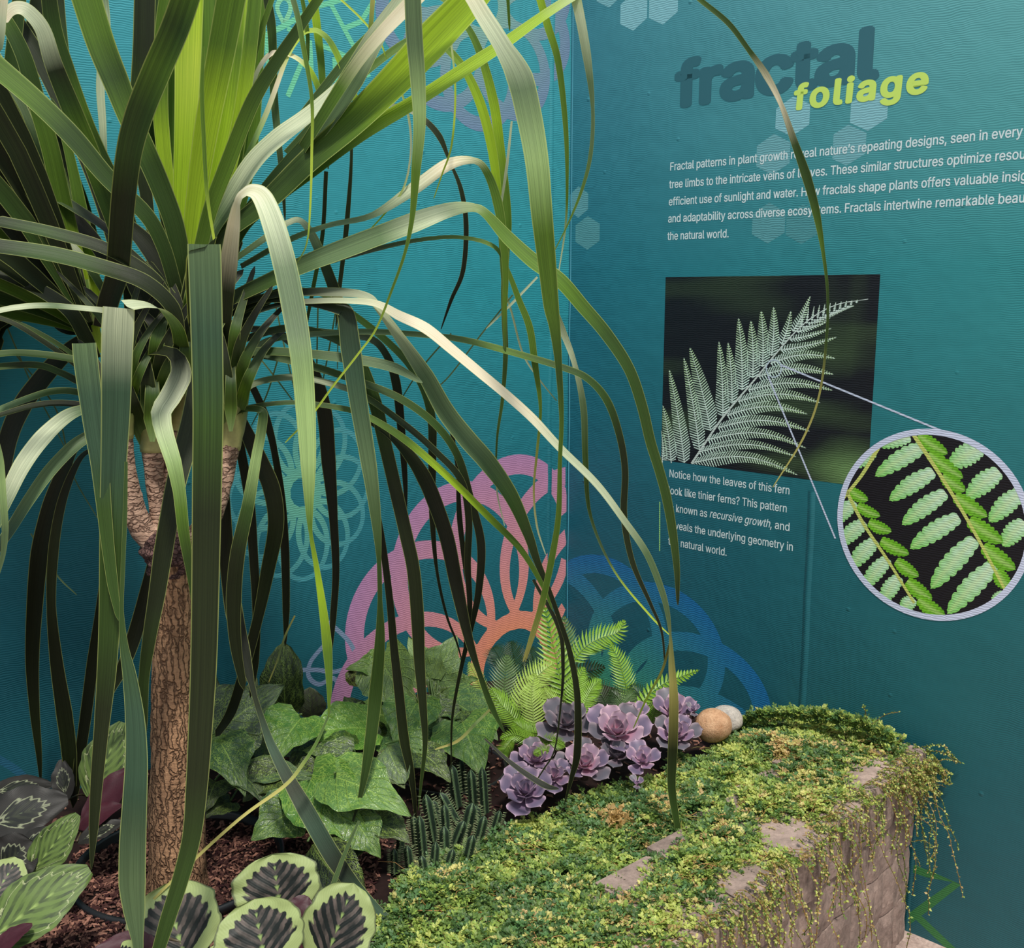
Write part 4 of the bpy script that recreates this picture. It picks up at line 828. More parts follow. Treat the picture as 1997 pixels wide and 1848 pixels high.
B([(982, 560), (998, 610), (1020, 690), (1052, 740), (1086, 782)], [5, 4, 4, 3, 2], [.2, .3], 'ppps', .3)
B([(645, 1385), (618, 1446), (590, 1490), (555, 1532), (470, 1594), (370, 1684), (254, 1798)], [4, 6, 7, 7, 6, 6, 4], [-.05, -.22, -.3], 'mgttttt', .3)
B([(700, 1600), (672, 1665), (640, 1745), (598, 1805), (545, 1862)], [4, 8, 11, 11, 8], [-.1, -.25], 'mmmu', .3)
B([(965, 1374), (930, 1408), (893, 1444), (848, 1461)], [4, 6, 6, 3], [.25, .25], 'tqtt', .3)
B([(1308, 1250), (1290, 1310), (1262, 1360), (1235, 1420)], [5, 5, 4, 2], [.15, .3], 'dtyy', .3)
B([(1062, 1170), (1040, 1240), (1024, 1290)], [8, 7, 3], [.05, .1], 'gtt', .3)
B([(1040, 1130), (1090, 1225), (1098, 1300), (1094, 1370), (1082, 1460), (1060, 1500), (1040, 1530)], [6, 9, 7, 4, 3, 3, 2], [.2, .2], 'kkkkk', .3)
B([(945, 1440), (1000, 1490), (1060, 1530), (1090, 1538)], [3, 9, 12, 4], [.2, .12], 'kkk', .5)
# hair-thin dry ends against the wall
for a in ([(620, 600), (618, 700), (616, 800)], [(655, 605), (640, 690), (626, 760)], [(660, 600), (658, 720)], [(15, 640), (60, 745), (100, 820), (130, 880)], [(30, 690), (110, 800), (140, 920), (190, 1010)],
          [(530, 560), (560, 700), (585, 800)], [(500, 690), (540, 740), (600, 820)], [(545, 690), (520, 770), (490, 830)], [(880, 650), (820, 720), (775, 790)], [(1000, 575), (940, 650), (870, 740), (830, 765)], [(60, 1040), (110, 1120), (150, 1160)]):
    B(a, [3, 3, 2], [.2, .22], 'ss', .3)
B([(575, 1200), (556, 1240), (540, 1290), (524, 1330)], [3, 4, 3, 2], [.1, .15], 'tst', .3)

# clasping leaf bases round each head
for hx, hy, wd_, off_ in ((240, 860, 20, -.02), (297, 890, 34, .0), (366, 800, 38, .02), (450, 870, 26, .03)):
    for q in range(9):
        a = -1 + 2 * ((q * 4) % 9) / 8; y0 = hy - 14 - 15 * q; x0 = hx + a * wd_ * .45
        B([(x0, y0), (x0 + a * 10, y0 - 45), (x0 + a * 26, y0 - 95), (x0 + a * (48 + 5 * q), y0 - 150), (x0 + a * (80 + 12 * q), y0 - 185 - 4 * q)], [wd_ * .25, wd_ * .95, wd_ * .8, wd_ * .55, wd_ * .3],
          [off_ - .035 + .006 * abs(a) * 9, off_ - .05, off_ - .03 + .05 * (q % 3)], ('qmdkk', 'qgmdk', 'sgmdk')[q % 3], .4, .35)

# --- the rest of the crown, towards the wall, to the left and above the frame
heads = [atY(370, 600, YT + .04), atY(300, 740, YT + .03), atY(238, 760, YT - .02), atY(462, 720, YT + .06), atY(180, 650, YT + .1)]
made = 0; tries = 0
while made < 80 and tries < 3000:
    tries += 1; h = heads[rnd.choice((0, 0, 1, 2, 3, 4, 4))]; az = rnd.uniform(0, 2 * math.pi); el = rnd.uniform(.15, 1.35)
    d = np.array([math.cos(az) * math.cos(el), math.sin(az) * math.cos(el), math.sin(el)]); L = rnd.uniform(.6, 1.1); p = np.array(h) + d * .02; P = [p.copy()]; v = d.copy(); ok = True
    for i in range(16):
        v = unit(v + np.array([0, 0, -1.0]) * rnd.uniform(.05, .2) * (1.2 if i > 3 else .4)); p = p + v * L / 16
        for w in 'LR':
            q = (p - COR) @ WALLS[w][1]
            if q < .03: p = p + WALLS[w][1] * (.03 - q)
        P.append(p.copy()); x, y = proj(p)
        if p[1] < 1.0 or p[2] < .6: ok = False
        if -5 < y < 1860 and (x > 330 + (180 - y) * .4 or (x > 210 and y > 640) or (y > 950) or (p[1] < YT - .02 and x > 0)): ok = False
        if not ok: break
    if not ok: continue
    P = np.array(P); m = len(P); t = np.linspace(0, 1, m); w = 34 * np.minimum(1, .5 + t * 2.5) * np.clip((1.02 - t) * 2.2, .03, 1) * 1.72 / np.array([depth(q) for q in P])
    c = lin(COLR[rnd.choice('kddmmg')]); ribbon(P, w, np.tile(np.array(c), (m, 1)), .5, .25, 'leaf'); made += 1
settle(palm)
# ------------------------------------------------------------ understory
def dim(c, k): return tuple(v * k for v in c)
def surf_leaf(name, base, tip, width, mat, parent, up=(0, -.4, 1), col=(120, 160, 70), prof='ovate', fold=.18, droop=.12, wave=.03, nx=10, ny=18, seed=0, notch=0.0):
    base = np.array(base); tip = np.array(tip); ax = tip - base; L = np.linalg.norm(ax); T = ax / L; U = unit(up); S = unit(np.cross(T, U)); Nn = unit(np.cross(S, T))
    if Nn @ np.array(up) < 0: Nn = -Nn
    rows = []; uv = []; cc = []; c0 = lin(col); mb = MB()
    for i in range(ny + 1):
        t = i / ny
        if prof == 'ovate': hw = math.sin(math.pi * min(1, t * .93 + .03)) ** .72 * (1.12 - .35 * t)
        elif prof == 'round': hw = max(0, 1 - (2 * t - 1) ** 2) ** .5
        elif prof == 'arrow': hw = (.62 + .5 * math.sin(math.pi * min(1, t * 1.3 + .12))) * (1 - t ** 3.2) if t > .0 else .5
        else: hw = math.sin(math.pi * t) ** .6
        row = []
        for j in range(nx + 1):
            u = -1 + 2 * j / nx; e = 1 + (wave * 2.2 * nz(t * 5 + seed, u * 1.5, seed) + wave * .8 * abs(math.sin(t * 17 + seed))) * abs(u)
            x = u * hw * width / 2 * e; back = -notch * L * max(0, 1 - t * 4) * abs(u) ** 1.2
            z = fold * width / 2 * abs(u) ** 1.3 * hw - droop * L * (2 * t - 1) ** 2 + wave * width * (nz(u * 2.2 + seed, t * 6, seed * 2) * abs(u) + .35 * math.sin(t * 22 + seed) * abs(u) ** 2 * .5)
            row.append(base + T * (t * L + back) + S * x + Nn * z); uv.append((u, t)); k = 1 + .22 * nz(t * 3, u * 2, seed); cc.append(tuple(c * k for c in c0))
        rows.append(row)
    mb.grid(rows, np.array(cc), uv); return mb.build(name, mat, parent)
def P3(x, y, Y): return atY(x, y, Y)
def stem_to(parent, a, b_, r=.0022, col=(80, 104, 50), name='stem'):
    a = np.array(a); b_ = np.array(b_); m = (a + b_) / 2 + np.array([0, 0, .03]); mb = MB(); P = catmull([a, m, b_], 6)
    tube(mb, P, r, lin(col), seg=6); o = mb.build(name, M_stem, parent); return o

def mosaic(ground, leaves, label):
    root = root_at('mosaic_plant', ground); tag(root, label, 'plant')
    for k, (bx, by, tx, ty, Yb, Yt, wpx, col, up, *ex) in enumerate(leaves):
        b_ = P3(bx, by, Yb); t = P3(tx, ty, Yt); w = wpx * (Yb + Yt) / 2 * 1.14 / F
        prof = ex[0] if ex else 'arrow'
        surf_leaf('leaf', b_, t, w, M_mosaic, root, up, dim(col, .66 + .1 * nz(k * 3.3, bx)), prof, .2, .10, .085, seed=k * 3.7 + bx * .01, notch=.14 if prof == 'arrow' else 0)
        stem_to(root, b_, np.array(ground) + np.array([rnd.uniform(-.02, .02), rnd.uniform(-.02, .02), -.005]))
    settle(root); return root
UP, FR, BK = (0, -.35, 1), (.1, -1, .35), (-.3, -.8, .6)
mosaic(tuple(atZ(520, 1470, .43)), [
    (412, 1432, 552, 1332, 1.98, 2.04, 118, (92, 116, 92), (.1, -1, .7)), (404, 1450, 412, 1300, 2.06, 2.1, 92, (70, 84, 70), FR), (556, 1412, 552, 1255, 2.16, 2.18, 76, (52, 74, 42), FR, 'lance'),
    (588, 1392, 532, 1480, 2.0, 1.9, 104, (88, 148, 50), (0, -.8, .8)), (430, 1440, 478, 1545, 1.92, 1.82, 88, (64, 104, 62), (.3, -.7, .8)), (402, 1448, 440, 1500, 1.96, 1.9, 70, (90, 128, 50), UP),
    (470, 1500, 628, 1512, 1.9, 1.86, 62, (86, 112, 88), UP), (470, 1500, 520, 1565, 1.88, 1.82, 60, (60, 78, 66), (.6, -.6, .6)), (578, 1572, 488, 1636, 1.8, 1.74, 96, (76, 128, 62), (0, -.8, .8)),
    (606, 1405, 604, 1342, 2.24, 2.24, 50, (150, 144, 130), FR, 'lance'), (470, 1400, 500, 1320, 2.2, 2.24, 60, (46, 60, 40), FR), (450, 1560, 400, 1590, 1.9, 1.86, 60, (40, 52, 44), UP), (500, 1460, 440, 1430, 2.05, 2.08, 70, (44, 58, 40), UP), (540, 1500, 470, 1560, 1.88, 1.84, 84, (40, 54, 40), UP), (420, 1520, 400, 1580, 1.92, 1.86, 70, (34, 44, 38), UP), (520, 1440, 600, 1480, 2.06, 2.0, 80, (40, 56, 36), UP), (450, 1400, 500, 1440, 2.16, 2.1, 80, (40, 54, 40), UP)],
    'broad glossy mosaic-patterned plant nearest the palm trunk, dark green')
mosaic(tuple(atZ(680, 1560, .43)), [
    (722, 1412, 572, 1432, 2.05, 1.98, 92, (104, 166, 44), (0, -.75, 1)), (690, 1462, 590, 1462, 1.98, 1.94, 60, (70, 118, 50), (0, -.9, .6)), (690, 1460, 600, 1540, 1.92, 1.86, 88, (56, 86, 52), UP),
    (600, 1512, 718, 1655, 1.82, 1.7, 128, (100, 158, 62), (-.1, -.8, .8)), (652, 1506, 800, 1582, 1.8, 1.72, 108, (112, 162, 80), (.25, -.8, .9)), (694, 1600, 742, 1672, 1.74, 1.7, 66, (78, 128, 58), (.2, -.9, .5)),
    (706, 1440, 706, 1366, 2.14, 2.16, 76, (64, 104, 42), FR), (720, 1440, 650, 1378, 2.1, 2.14, 64, (80, 110, 66), UP), (600, 1640, 700, 1770, 1.72, 1.6, 110, (38, 48, 44), (-.2, -.8, .7), 'lance'), (640, 1600, 560, 1590, 1.84, 1.82, 70, (40, 58, 40), UP),
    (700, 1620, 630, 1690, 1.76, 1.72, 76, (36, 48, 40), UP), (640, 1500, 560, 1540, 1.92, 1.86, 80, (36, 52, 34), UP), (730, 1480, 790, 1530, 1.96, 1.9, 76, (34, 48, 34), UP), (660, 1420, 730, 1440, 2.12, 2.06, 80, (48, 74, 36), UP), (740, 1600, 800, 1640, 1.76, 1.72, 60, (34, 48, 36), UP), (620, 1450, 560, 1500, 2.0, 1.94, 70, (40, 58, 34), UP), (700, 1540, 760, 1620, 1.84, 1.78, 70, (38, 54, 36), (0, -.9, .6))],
    'mosaic-patterned plant with bright green arrow leaves in the middle of the bed')
mosaic(tuple(atZ(850, 1470, .43)), [
    (758, 1298, 676, 1300, 2.3, 2.26, 56, (96, 140, 52), (0, -.8, .9)), (738, 1282, 812, 1400, 2.28, 2.16, 98, (134, 166, 92), (-.1, -1, .5)), (838, 1322, 796, 1240, 2.36, 2.4, 62, (140, 172, 110), FR), (842, 1330, 892, 1238, 2.36, 2.4, 82, (132, 168, 108), FR),
    (772, 1400, 682, 1376, 2.2, 2.16, 84, (110, 152, 44), (0, -.7, 1)), (812, 1362, 772, 1462, 2.14, 2.02, 96, (88, 138, 58), (-.1, -.9, .8)), (872, 1352, 972, 1434, 2.26, 2.14, 92, (78, 124, 70), (.3, -.7, 1)), (900, 1400, 938, 1505, 2.12, 2.0, 116, (92, 148, 58), (0, -.9, .7)),
    (760, 1428, 836, 1482, 2.06, 2.0, 84, (74, 126, 60), (0, -.7, 1)), (752, 1450, 786, 1524, 1.98, 1.9, 62, (106, 132, 104), (0, -1, .5), 'lance'), (880, 1346, 930, 1320, 2.4, 2.4, 56, (70, 116, 56), UP), (800, 1420, 870, 1450, 2.12, 2.08, 80, (60, 104, 48), UP),
    (860, 1300, 842, 1360, 2.4, 2.34, 70, (60, 96, 46), FR), (700, 1340, 726, 1300, 2.4, 2.42, 60, (52, 30, 42), FR), (900, 1380, 850, 1440, 2.2, 2.14, 80, (44, 70, 38), UP), (840, 1400, 900, 1350, 2.28, 2.34, 84, (56, 88, 42), UP), (720, 1420, 670, 1350, 2.2, 2.3, 70, (40, 56, 34), UP), (820, 1460, 880, 1520, 2.02, 1.96, 64, (36, 54, 36), UP), (790, 1340, 740, 1360, 2.36, 2.34, 70, (64, 100, 40), UP)],
    'mosaic-patterned plant with pale sunlit leaves in front of the pink wall pattern')

# calatheas
def calathea_plant(name, ground, leaves, label):
    root = root_at(name, ground); tag(root, label, 'plant')
    for k, (bx, by, tx, ty, Yb, Yt, wpx, mat, up, prof) in enumerate(leaves):
        b_ = P3(bx, by, Yb); t = P3(tx, ty, Yt)
        surf_leaf('leaf', b_, t, wpx * (Yb + Yt) / 2 * (1.2 if mat is M_calA else 1.08) / F, mat, root, up, (58, 22, 32), prof, .12, .05, .05, 14, 22, seed=k * 2.3 + tx * .01)
        stem_to(root, b_, np.array(ground) + np.array([0, 0, -.004]), .002, (70, 60, 40))
    settle(root); return root
A_, B_, C_, M_ = M_calA, M_calB, M_calC, M_maroon
calathea_plant('painted_calathea', tuple(atZ(560, 1960, .42)), [
    (548, 1790, 532, 1664, 1.50, 1.55, 152, A_, (.0, -1, .8), 'round'), (362, 1880, 322, 1722, 1.38, 1.45, 158, A_, (.1, -1, .8), 'round'), (520, 1895, 494, 1752, 1.36, 1.42, 160, A_, (0, -1, .8), 'round'),
    (628, 1890, 690, 1722, 1.40, 1.46, 128, A_, (.25, -1, .6), 'round'), (236, 1925, 232, 1834, 1.32, 1.38, 84, A_, (0, -1, .8), 'round'), (428, 1900, 424, 1838, 1.36, 1.4, 60, A_, (0, -1, .6), 'round'),
    (570, 1790, 602, 1748, 1.46, 1.48, 44, M_, (0, -1, .6), 'round'), (330, 1830, 180, 1852, 1.4, 1.36, 64, M_, (0, -.5, 1), 'ovate'), (560, 1850, 640, 1800, 1.48, 1.5, 60, M_, UP, 'ovate')],
    'calathea with round leaves, cream-green margins and dark centres at the bottom')
calathea_plant('medallion_calathea', tuple(atZ(20, 1830, .42)), [
    (-30, 1836, 172, 1692, 1.42, 1.5, 130, B_, (.1, -1, .9), 'ovate'), (58, 1705, 150, 1588, 1.56, 1.6, 74, B_, (.3, -1, .6), 'ovate'), (-40, 1612, 130, 1556, 1.66, 1.7, 112, C_, (0, -.9, 1), 'ovate'), (-30, 1545, 100, 1526, 1.8, 1.82, 66, C_, UP, 'ovate'),
    (-20, 1760, 36, 1672, 1.48, 1.54, 90, A_, (.2, -1, .6), 'ovate'), (-10, 1700, 62, 1640, 1.55, 1.58, 96, C_, (.3, -1, .4), 'round'), (-20, 1860, 60, 1800, 1.4, 1.42, 50, M_, UP, 'ovate'), (30, 1660, 110, 1620, 1.62, 1.64, 70, C_, UP, 'ovate'), (90, 1700, 70, 1650, 1.6, 1.62, 40, C_, UP, 'ovate')],
    'calathea with feathered green and dusky leaves in the lower left corner')
calathea_plant('shaded_calathea', tuple(atZ(205, 1590, .43)), [
    (176, 1556, 238, 1408, 1.86, 1.92, 92, B_, (.1, -1, .4), 'ovate'), (158, 1612, 262, 1492, 1.78, 1.84, 76, M_, (-.5, -.8, .4), 'ovate'), (128, 1560, 118, 1480, 1.86, 1.9, 46, C_, FR, 'ovate'), (150, 1610, 235, 1568, 1.76, 1.78, 60, M_, UP, 'ovate'), (150, 1640, 240, 1600, 1.72, 1.76, 50, C_, UP, 'ovate')],
    'calathea with one yellow-green leaf and maroon undersides behind the trunk')

# fern clump
fern = root_at('boston_fern', tuple(atZ(1095, 1400, .43))); fern.name = 'fern'
tag(fern, 'bright yellow-green fern clump in the corner behind the succulents', 'fern')
def frond(pts, Ys, wpx, col, up=(0, -1, .5), n=21, tip_curl=0, pw=.26):
    P = pxpath(pts, Ys, 8); S = np.r_[0, np.cumsum(np.linalg.norm(np.diff(P, axis=0), axis=1))]; L = S[-1]; mb = MB(); c0 = np.array(lin(col)); T = np.gradient(P, axis=0)
    tube(mb, P, np.linspace(.0016, .0006, len(P)), tuple(c0 * .8), seg=5, cap=False)
    hw = wpx * np.mean([depth(p) for p in P]) / F
    for i in range(n):
        s = (i + .6) / (n + .3); p = np.array([np.interp(s * L, S, P[:, q]) for q in range(3)]); t = unit([np.interp(s * L, S, T[:, q]) for q in range(3)])
        sd = unit(np.cross(t, unit(up))); nn = unit(np.cross(sd, t)); env = (math.sin(math.pi * min(1, .16 + s * .84)) ** .8)
        for sg in (-1, 1):
            l = hw * env * rnd.uniform(.88, 1.08); d = unit(sd * sg + t * (.42 + .5 * s) + nn * rnd.uniform(-.16, .1)); bw = L / n * pw * 1.35
            b0 = p - t * bw; b1 = p + t * bw; m = p + d * l * .55 - nn * l * .03; e = p + d * l + t * l * .10 - nn * l * .16
            mt = unit(t - d * (t @ d)); c = c0 * rnd.uniform(.85, 1.15)
            mb.add([b0, b1, m + mt * bw * .95, e, m - mt * bw * .95, p + d * l * .5 - nn * .001 - nn * bw * .4], [(0, 5, 4), (0, 1, 5), (1, 2, 5), (5, 2, 3), (4, 5, 3)], c)
    mb.build('frond', M_fern, fern, False)
BR, YG, DG, PG = (132, 172, 56), (158, 184, 84), (44, 70, 32), (96, 124, 74)
for a in (
    ([(985, 1310), (975, 1285), (962, 1262)], [2.6, 2.62], 34, DG), ([(1012, 1330), (1004, 1290), (996, 1250)], [2.62, 2.64], 34, DG), ([(1042, 1330), (1040, 1290), (1034, 1262)], [2.62, 2.64], 34, DG), ([(1070, 1370), (1120, 1320), (1180, 1300)], [2.5, 2.56], 40, DG),
    ([(1190, 1400), (1175, 1360), (1150, 1330)], [2.4, 2.44], 40, DG), ([(1240, 1410), (1215, 1370), (1190, 1345)], [2.36, 2.4], 40, DG), ([(1262, 1400), (1250, 1360), (1230, 1335)], [2.36, 2.4], 34, DG), ([(1160, 1410), (1140, 1380), (1110, 1360)], [2.4, 2.42], 40, DG), ([(1040, 1420), (1000, 1400), (970, 1380)], [2.4, 2.4], 36, DG),
    ([(1098, 1350), (1108, 1290), (1104, 1240), (1100, 1200)], [2.55, 2.6], 34, PG),
    ([(1104, 1400), (1098, 1350), (1088, 1300), (1076, 1245), (1062, 1182)], [2.42, 2.5], 44, BR), ([(1118, 1290), (1140, 1262), (1170, 1244), (1205, 1232), (1218, 1208)], [2.5, 2.55], 34, BR), ([(1232, 1375), (1218, 1325), (1206, 1285), (1190, 1256)], [2.42, 2.48], 30, BR),
    ([(1240, 1400), (1258, 1362), (1292, 1334), (1330, 1318), (1364, 1306)], [2.3, 2.4], 22, BR), ([(982, 1400), (983, 1360), (985, 1320), (989, 1276)], [2.38, 2.44], 40, PG), ([(1004, 1385), (1026, 1345), (1054, 1312), (1082, 1292)], [2.34, 2.42], 40, YG),
    ([(1134, 1392), (1143, 1364), (1156, 1340), (1172, 1324)], [2.28, 2.34], 28, BR), ([(952, 1372), (938, 1342), (926, 1314), (914, 1290)], [2.42, 2.46], 22, YG), ([(1020, 1420), (998, 1395), (975, 1370), (958, 1340)], [2.3, 2.36], 32, BR), ([(1042, 1428), (1040, 1390), (1036, 1350), (1044, 1312)], [2.26, 2.34], 34, YG),
    ([(1056, 1446), (1030, 1440), (1002, 1432), (975, 1440)], [2.18, 2.14], 22, BR), ([(1050, 1456), (1068, 1446), (1086, 1448), (1102, 1456)], [2.16, 2.12], 20, BR), ([(1058, 1430), (1028, 1425), (1000, 1405)], [2.24, 2.28], 28, BR), ([(1080, 1410), (1074, 1372), (1060, 1340)], [2.32, 2.36], 30, YG), ([(1130, 1400), (1122, 1370), (1126, 1330), (1140, 1300)], [2.38, 2.44], 30, BR),
    ([(1270, 1410), (1280, 1380), (1300, 1360)], [2.3, 2.32], 20, BR), ([(1000, 1440), (985, 1460), (980, 1470)], [2.2, 2.16], 20, BR), ([(1212, 1395), (1218, 1370), (1236, 1350)], [2.34, 2.36], 26, PG), ([(1080, 1470), (1062, 1462), (1040, 1470)], [2.1, 2.08], 16, BR)):
    frond(*a)
settle(fern)

# succulent rosettes
def petal_mesh(name, edge, face, inner):
    mb = MB(); nx, ny = 8, 9; rows = []; cols = []
    for side in (0, 1):
        rs = []; cs_ = []
        for i in range(ny + 1):
            t = i / ny; hw = .50 * (t ** .6) * max(0, 1 - max(0, t - .6) ** 2 * 6.2) ** .5 if t < 1 else .03
            hw = max(hw, .02 if i == ny else .1); row = []; cr = []
            for j in range(nx + 1):
                u = -1 + 2 * j / nx; z = .20 * t ** 2 + .16 * abs(u) ** 2 * hw * 2 - (0 if side == 0 else .055 * (1 - abs(u) ** 2.5) * math.sin(math.pi * min(1, t + .12)) + .004)
                x = t + (.05 * (1 - abs(u)) if i == ny else 0); row.append((x, u * hw, z)); ee = max(abs(u) ** 6, (t ** 14)); c = mix(mix(inner, face, min(1, t * 1.5)), edge, min(1, ee)); cr.append(c)
            rs.append(row); cs_.append(cr)
        rows.append(rs); cols.append(cs_)
    mb.grid(rows[0], np.array(cols[0])); mb.grid([r[::-1] for r in rows[1]], np.array([c[::-1] for c in cols[1]])); return mb.mesh(name, M_petal)
PT = {'g': petal_mesh('petal', lin((166, 148, 156)), lin((94, 92, 102)), lin((120, 92, 104))), 'p': petal_mesh('petal', lin((214, 178, 192)), lin((124, 104, 130)), lin((168, 116, 140))),
      'k': petal_mesh('petal', lin((222, 188, 200)), lin((150, 124, 144)), lin((200, 118, 142))), 'v': petal_mesh('petal', lin((196, 166, 186)), lin((98, 88, 112)), lin((138, 100, 130)))}
def rosette(px, py, Y, rpx, kind, label, n=22, tilt=.42, lean=0.0, open_=1.0):
    c = atY(px, py, Y); R = rpx * depth(c) / F * 1.08
    root = root_at('echeveria', tuple(c - np.array([0, 0, R * .35]))); tag(root, label, 'succulent', 'purple succulent rosettes')
    rot = Matrix.Rotation(tilt, 4, 'X') @ Matrix.Rotation(lean, 4, 'Y'); a0 = rnd.uniform(0, 6)
    n = int(n * .8)
    for k in range(n):
        q = k / (n - 1); el = (.14 + 1.0 * q ** 1.3) * open_; ln = R * (1.02 - .62 * q); a = a0 + k * 2.39996
        kk = kind if q > .25 or kind in 'g' else ('v' if rnd.random() < .6 else 'g')
        M = rot @ Matrix.Rotation(a, 4, 'Z') @ Matrix.Translation((R * .10 * (1 - q), 0, R * .06 * q)) @ Matrix.Rotation(-el + rnd.uniform(-.08, .08), 4, 'Y') @ Matrix.Diagonal((ln, ln * rnd.uniform(.9, 1.1) * (1 + .1 * q), ln, 1))
        o = link('petal', PT[kk], root); o.matrix_local = Matrix.Translation((0, 0, R * .3)) @ M
    mb = MB(); tube(mb, [(0, 0, -.01), (0, 0, R * .35)], R * .14, lin((90, 70, 70)), 8); mb.build('stem', M_stem, root)
for a in ((1205, 1475, 2.10, 44, 'g', 'grey under-rosette half hidden below the large pink succulent', 14, .3, 0, .8),
          (1103, 1412, 2.20, 55, 'g', 'grey-purple succulent rosette, topmost left beside the fern', 18, .55), (1202, 1428, 2.16, 60, 'k', 'largest pink succulent rosette in the middle of the clump', 24, .5), (1232, 1402, 2.22, 36, 'k', 'small pink succulent head tucked behind the largest rosette', 14, .5),
          (1312, 1392, 2.28, 48, 'p', 'lilac succulent rosette just left of the sandy cobble', 18, .45), (1318, 1434, 2.20, 46, 'p', 'lilac succulent rosette below the one beside the cobble', 22, .5), (1352, 1386, 2.27, 18, 'v', 'tiny succulent touching the sandy cobble', 10, .4),
          (1045, 1482, 2.09, 44, 'p', 'lilac succulent rosette under the lowest fern fronds', 20, .5), (1140, 1492, 2.05, 52, 'k', 'pink succulent rosette in front of the grey-purple one', 22, .5), (1252, 1484, 2.06, 38, 'p', 'small lilac succulent at the right edge above the creeping moss', 16, .5),
          (1080, 1514, 2.02, 36, 'p', 'small lilac succulent wedged behind the front rosette', 16, .55), (1025, 1545, 1.96, 54, 'v', 'dark violet succulent rosette at the front of the clump', 22, .55), (1243, 1528, 1.99, 18, 'v', 'tiny violet succulent peeping out of the moss', 8, .4),
          (946, 1432, 2.12, 12, 'p', 'tiny lilac succulent beside the mosaic leaf, upper', 8, .4), (959, 1458, 2.08, 10, 'p', 'tiny lilac succulent beside the mosaic leaf, lower', 8, .4)):
    rosette(*a)

# cobbles
def cobble(px, py, Y, rx, ry, mat, label, name='cobble'):
    c = atY(px, py, Y); sx_, sz_ = rx * Y / F, ry * Y / F; mb = MB(); rows = []
    for i in range(17):
        ph = math.pi * i / 16; row = []
        for j in range(24):
            th = 2 * math.pi * j / 24; d = np.array([math.sin(ph) * math.cos(th), math.sin(ph) * math.sin(th), math.cos(ph)]); k = 1 + .09 * nz(*(d * 1.4 + px)) + .01 * nz(*(d * 7))
            row.append(c + d * k * np.array([sx_, sx_ * .9, sz_]))
        rows.append(row)
    mb.grid(rows, (.5, .5, .5), closed=True); tag(mb.build(name, mat), label, 'stone')
cobble(1391, 1414, 2.26, 39, 34, M_sand, 'round sandy orange cobble right of the succulents')
cobble(1416, 1402, 2.36, 36, 27, M_grey, 'flatter grey cobble behind the sandy one')

# spiny upright cactus stems
cact = root_at('spiny_euphorbia', tuple(atZ(880, 1640, .43))); tag(cact, 'clump of small dark spiny ridged stems in front of the mosaic leaves', 'cactus')
for (bx, by, tx, ty, Y, r) in ((846, 1625, 830, 1548, 1.86, 11), (872, 1620, 866, 1568, 1.84, 9), (946, 1572, 940, 1495, 1.96, 9), (925, 1575, 918, 1500, 1.98, 10), (892, 1560, 880, 1490, 2.0, 11), (905, 1622, 922, 1565, 1.86, 12), (884, 1640, 905, 1600, 1.84, 11), (930, 1640, 945, 1590, 1.84, 10),
                               (826, 1660, 818, 1590, 1.8, 10), (800, 1690, 794, 1648, 1.76, 9), (868, 1665, 866, 1610, 1.8, 11), (780, 1650, 784, 1600, 1.8, 9), (890, 1590, 858, 1545, 1.92, 10), (960, 1620, 975, 1580, 1.88, 8), (910, 1668, 922, 1628, 1.78, 10), (812, 1640, 806, 1590, 1.82, 8), (858, 1598, 844, 1560, 1.9, 9), (935, 1610, 928, 1570, 1.9, 9), (870, 1690, 884, 1655, 1.76, 9), (830, 1700, 822, 1668, 1.74, 9), (770, 1690, 768, 1655, 1.76, 8), (900, 1530, 897, 1480, 2.06, 9), (845, 1700, 850, 1640, 1.76, 9)):
    a = P3(bx, by + 12, Y); b_ = P3(tx, ty, Y); ax = unit(b_ - a); s1 = unit(np.cross(ax, [0, -1, .2])); s2 = np.cross(ax, s1); R = r * Y / F; mb = MB(); rows = []; n = 14; L = np.linalg.norm(b_ - a)
    for i in range(n + 1):
        t = i / n; rr = R * (1 if t < .8 else max(.1, 1 - ((t - .8) / .2) ** 2 * .9)); row = []
        for j in range(16):
            th = 2 * math.pi * j / 16; k = .62 + .38 * abs(math.cos(th * 2)) ** 1.5 + .06 * math.sin(t * 40)
            row.append(a + ax * L * t + (s1 * math.cos(th) + s2 * math.sin(th)) * rr * k)
        rows.append(row)
    cc_ = [lin((30, 44, 34)) if j % 4 else lin((96, 122, 84)) for _ in rows for j in range(16)]; mb.grid(rows, np.array(cc_), closed=True); st = mb.build('ridged_stem', M_cactus, cact)
    sp = MB()
    for i in range(n):
        for q in range(4):
            th = q * math.pi / 2; d = s1 * math.cos(th) + s2 * math.sin(th); p = a + ax * L * (i + .5) / n + d * R * .95; dd = unit(d + ax * rnd.uniform(-.2, .5) + s1 * rnd.uniform(-.3, .3)); e = p + dd * .008
            for sg in (-1, 1): sp.add([p - ax * .0008, p + ax * .0008, e + sg * np.cross(dd, ax) * .0025], [(0, 1, 2)], lin((140, 152, 112)))
    sp.build('spines', M_stem, st, False)
settle(cact)

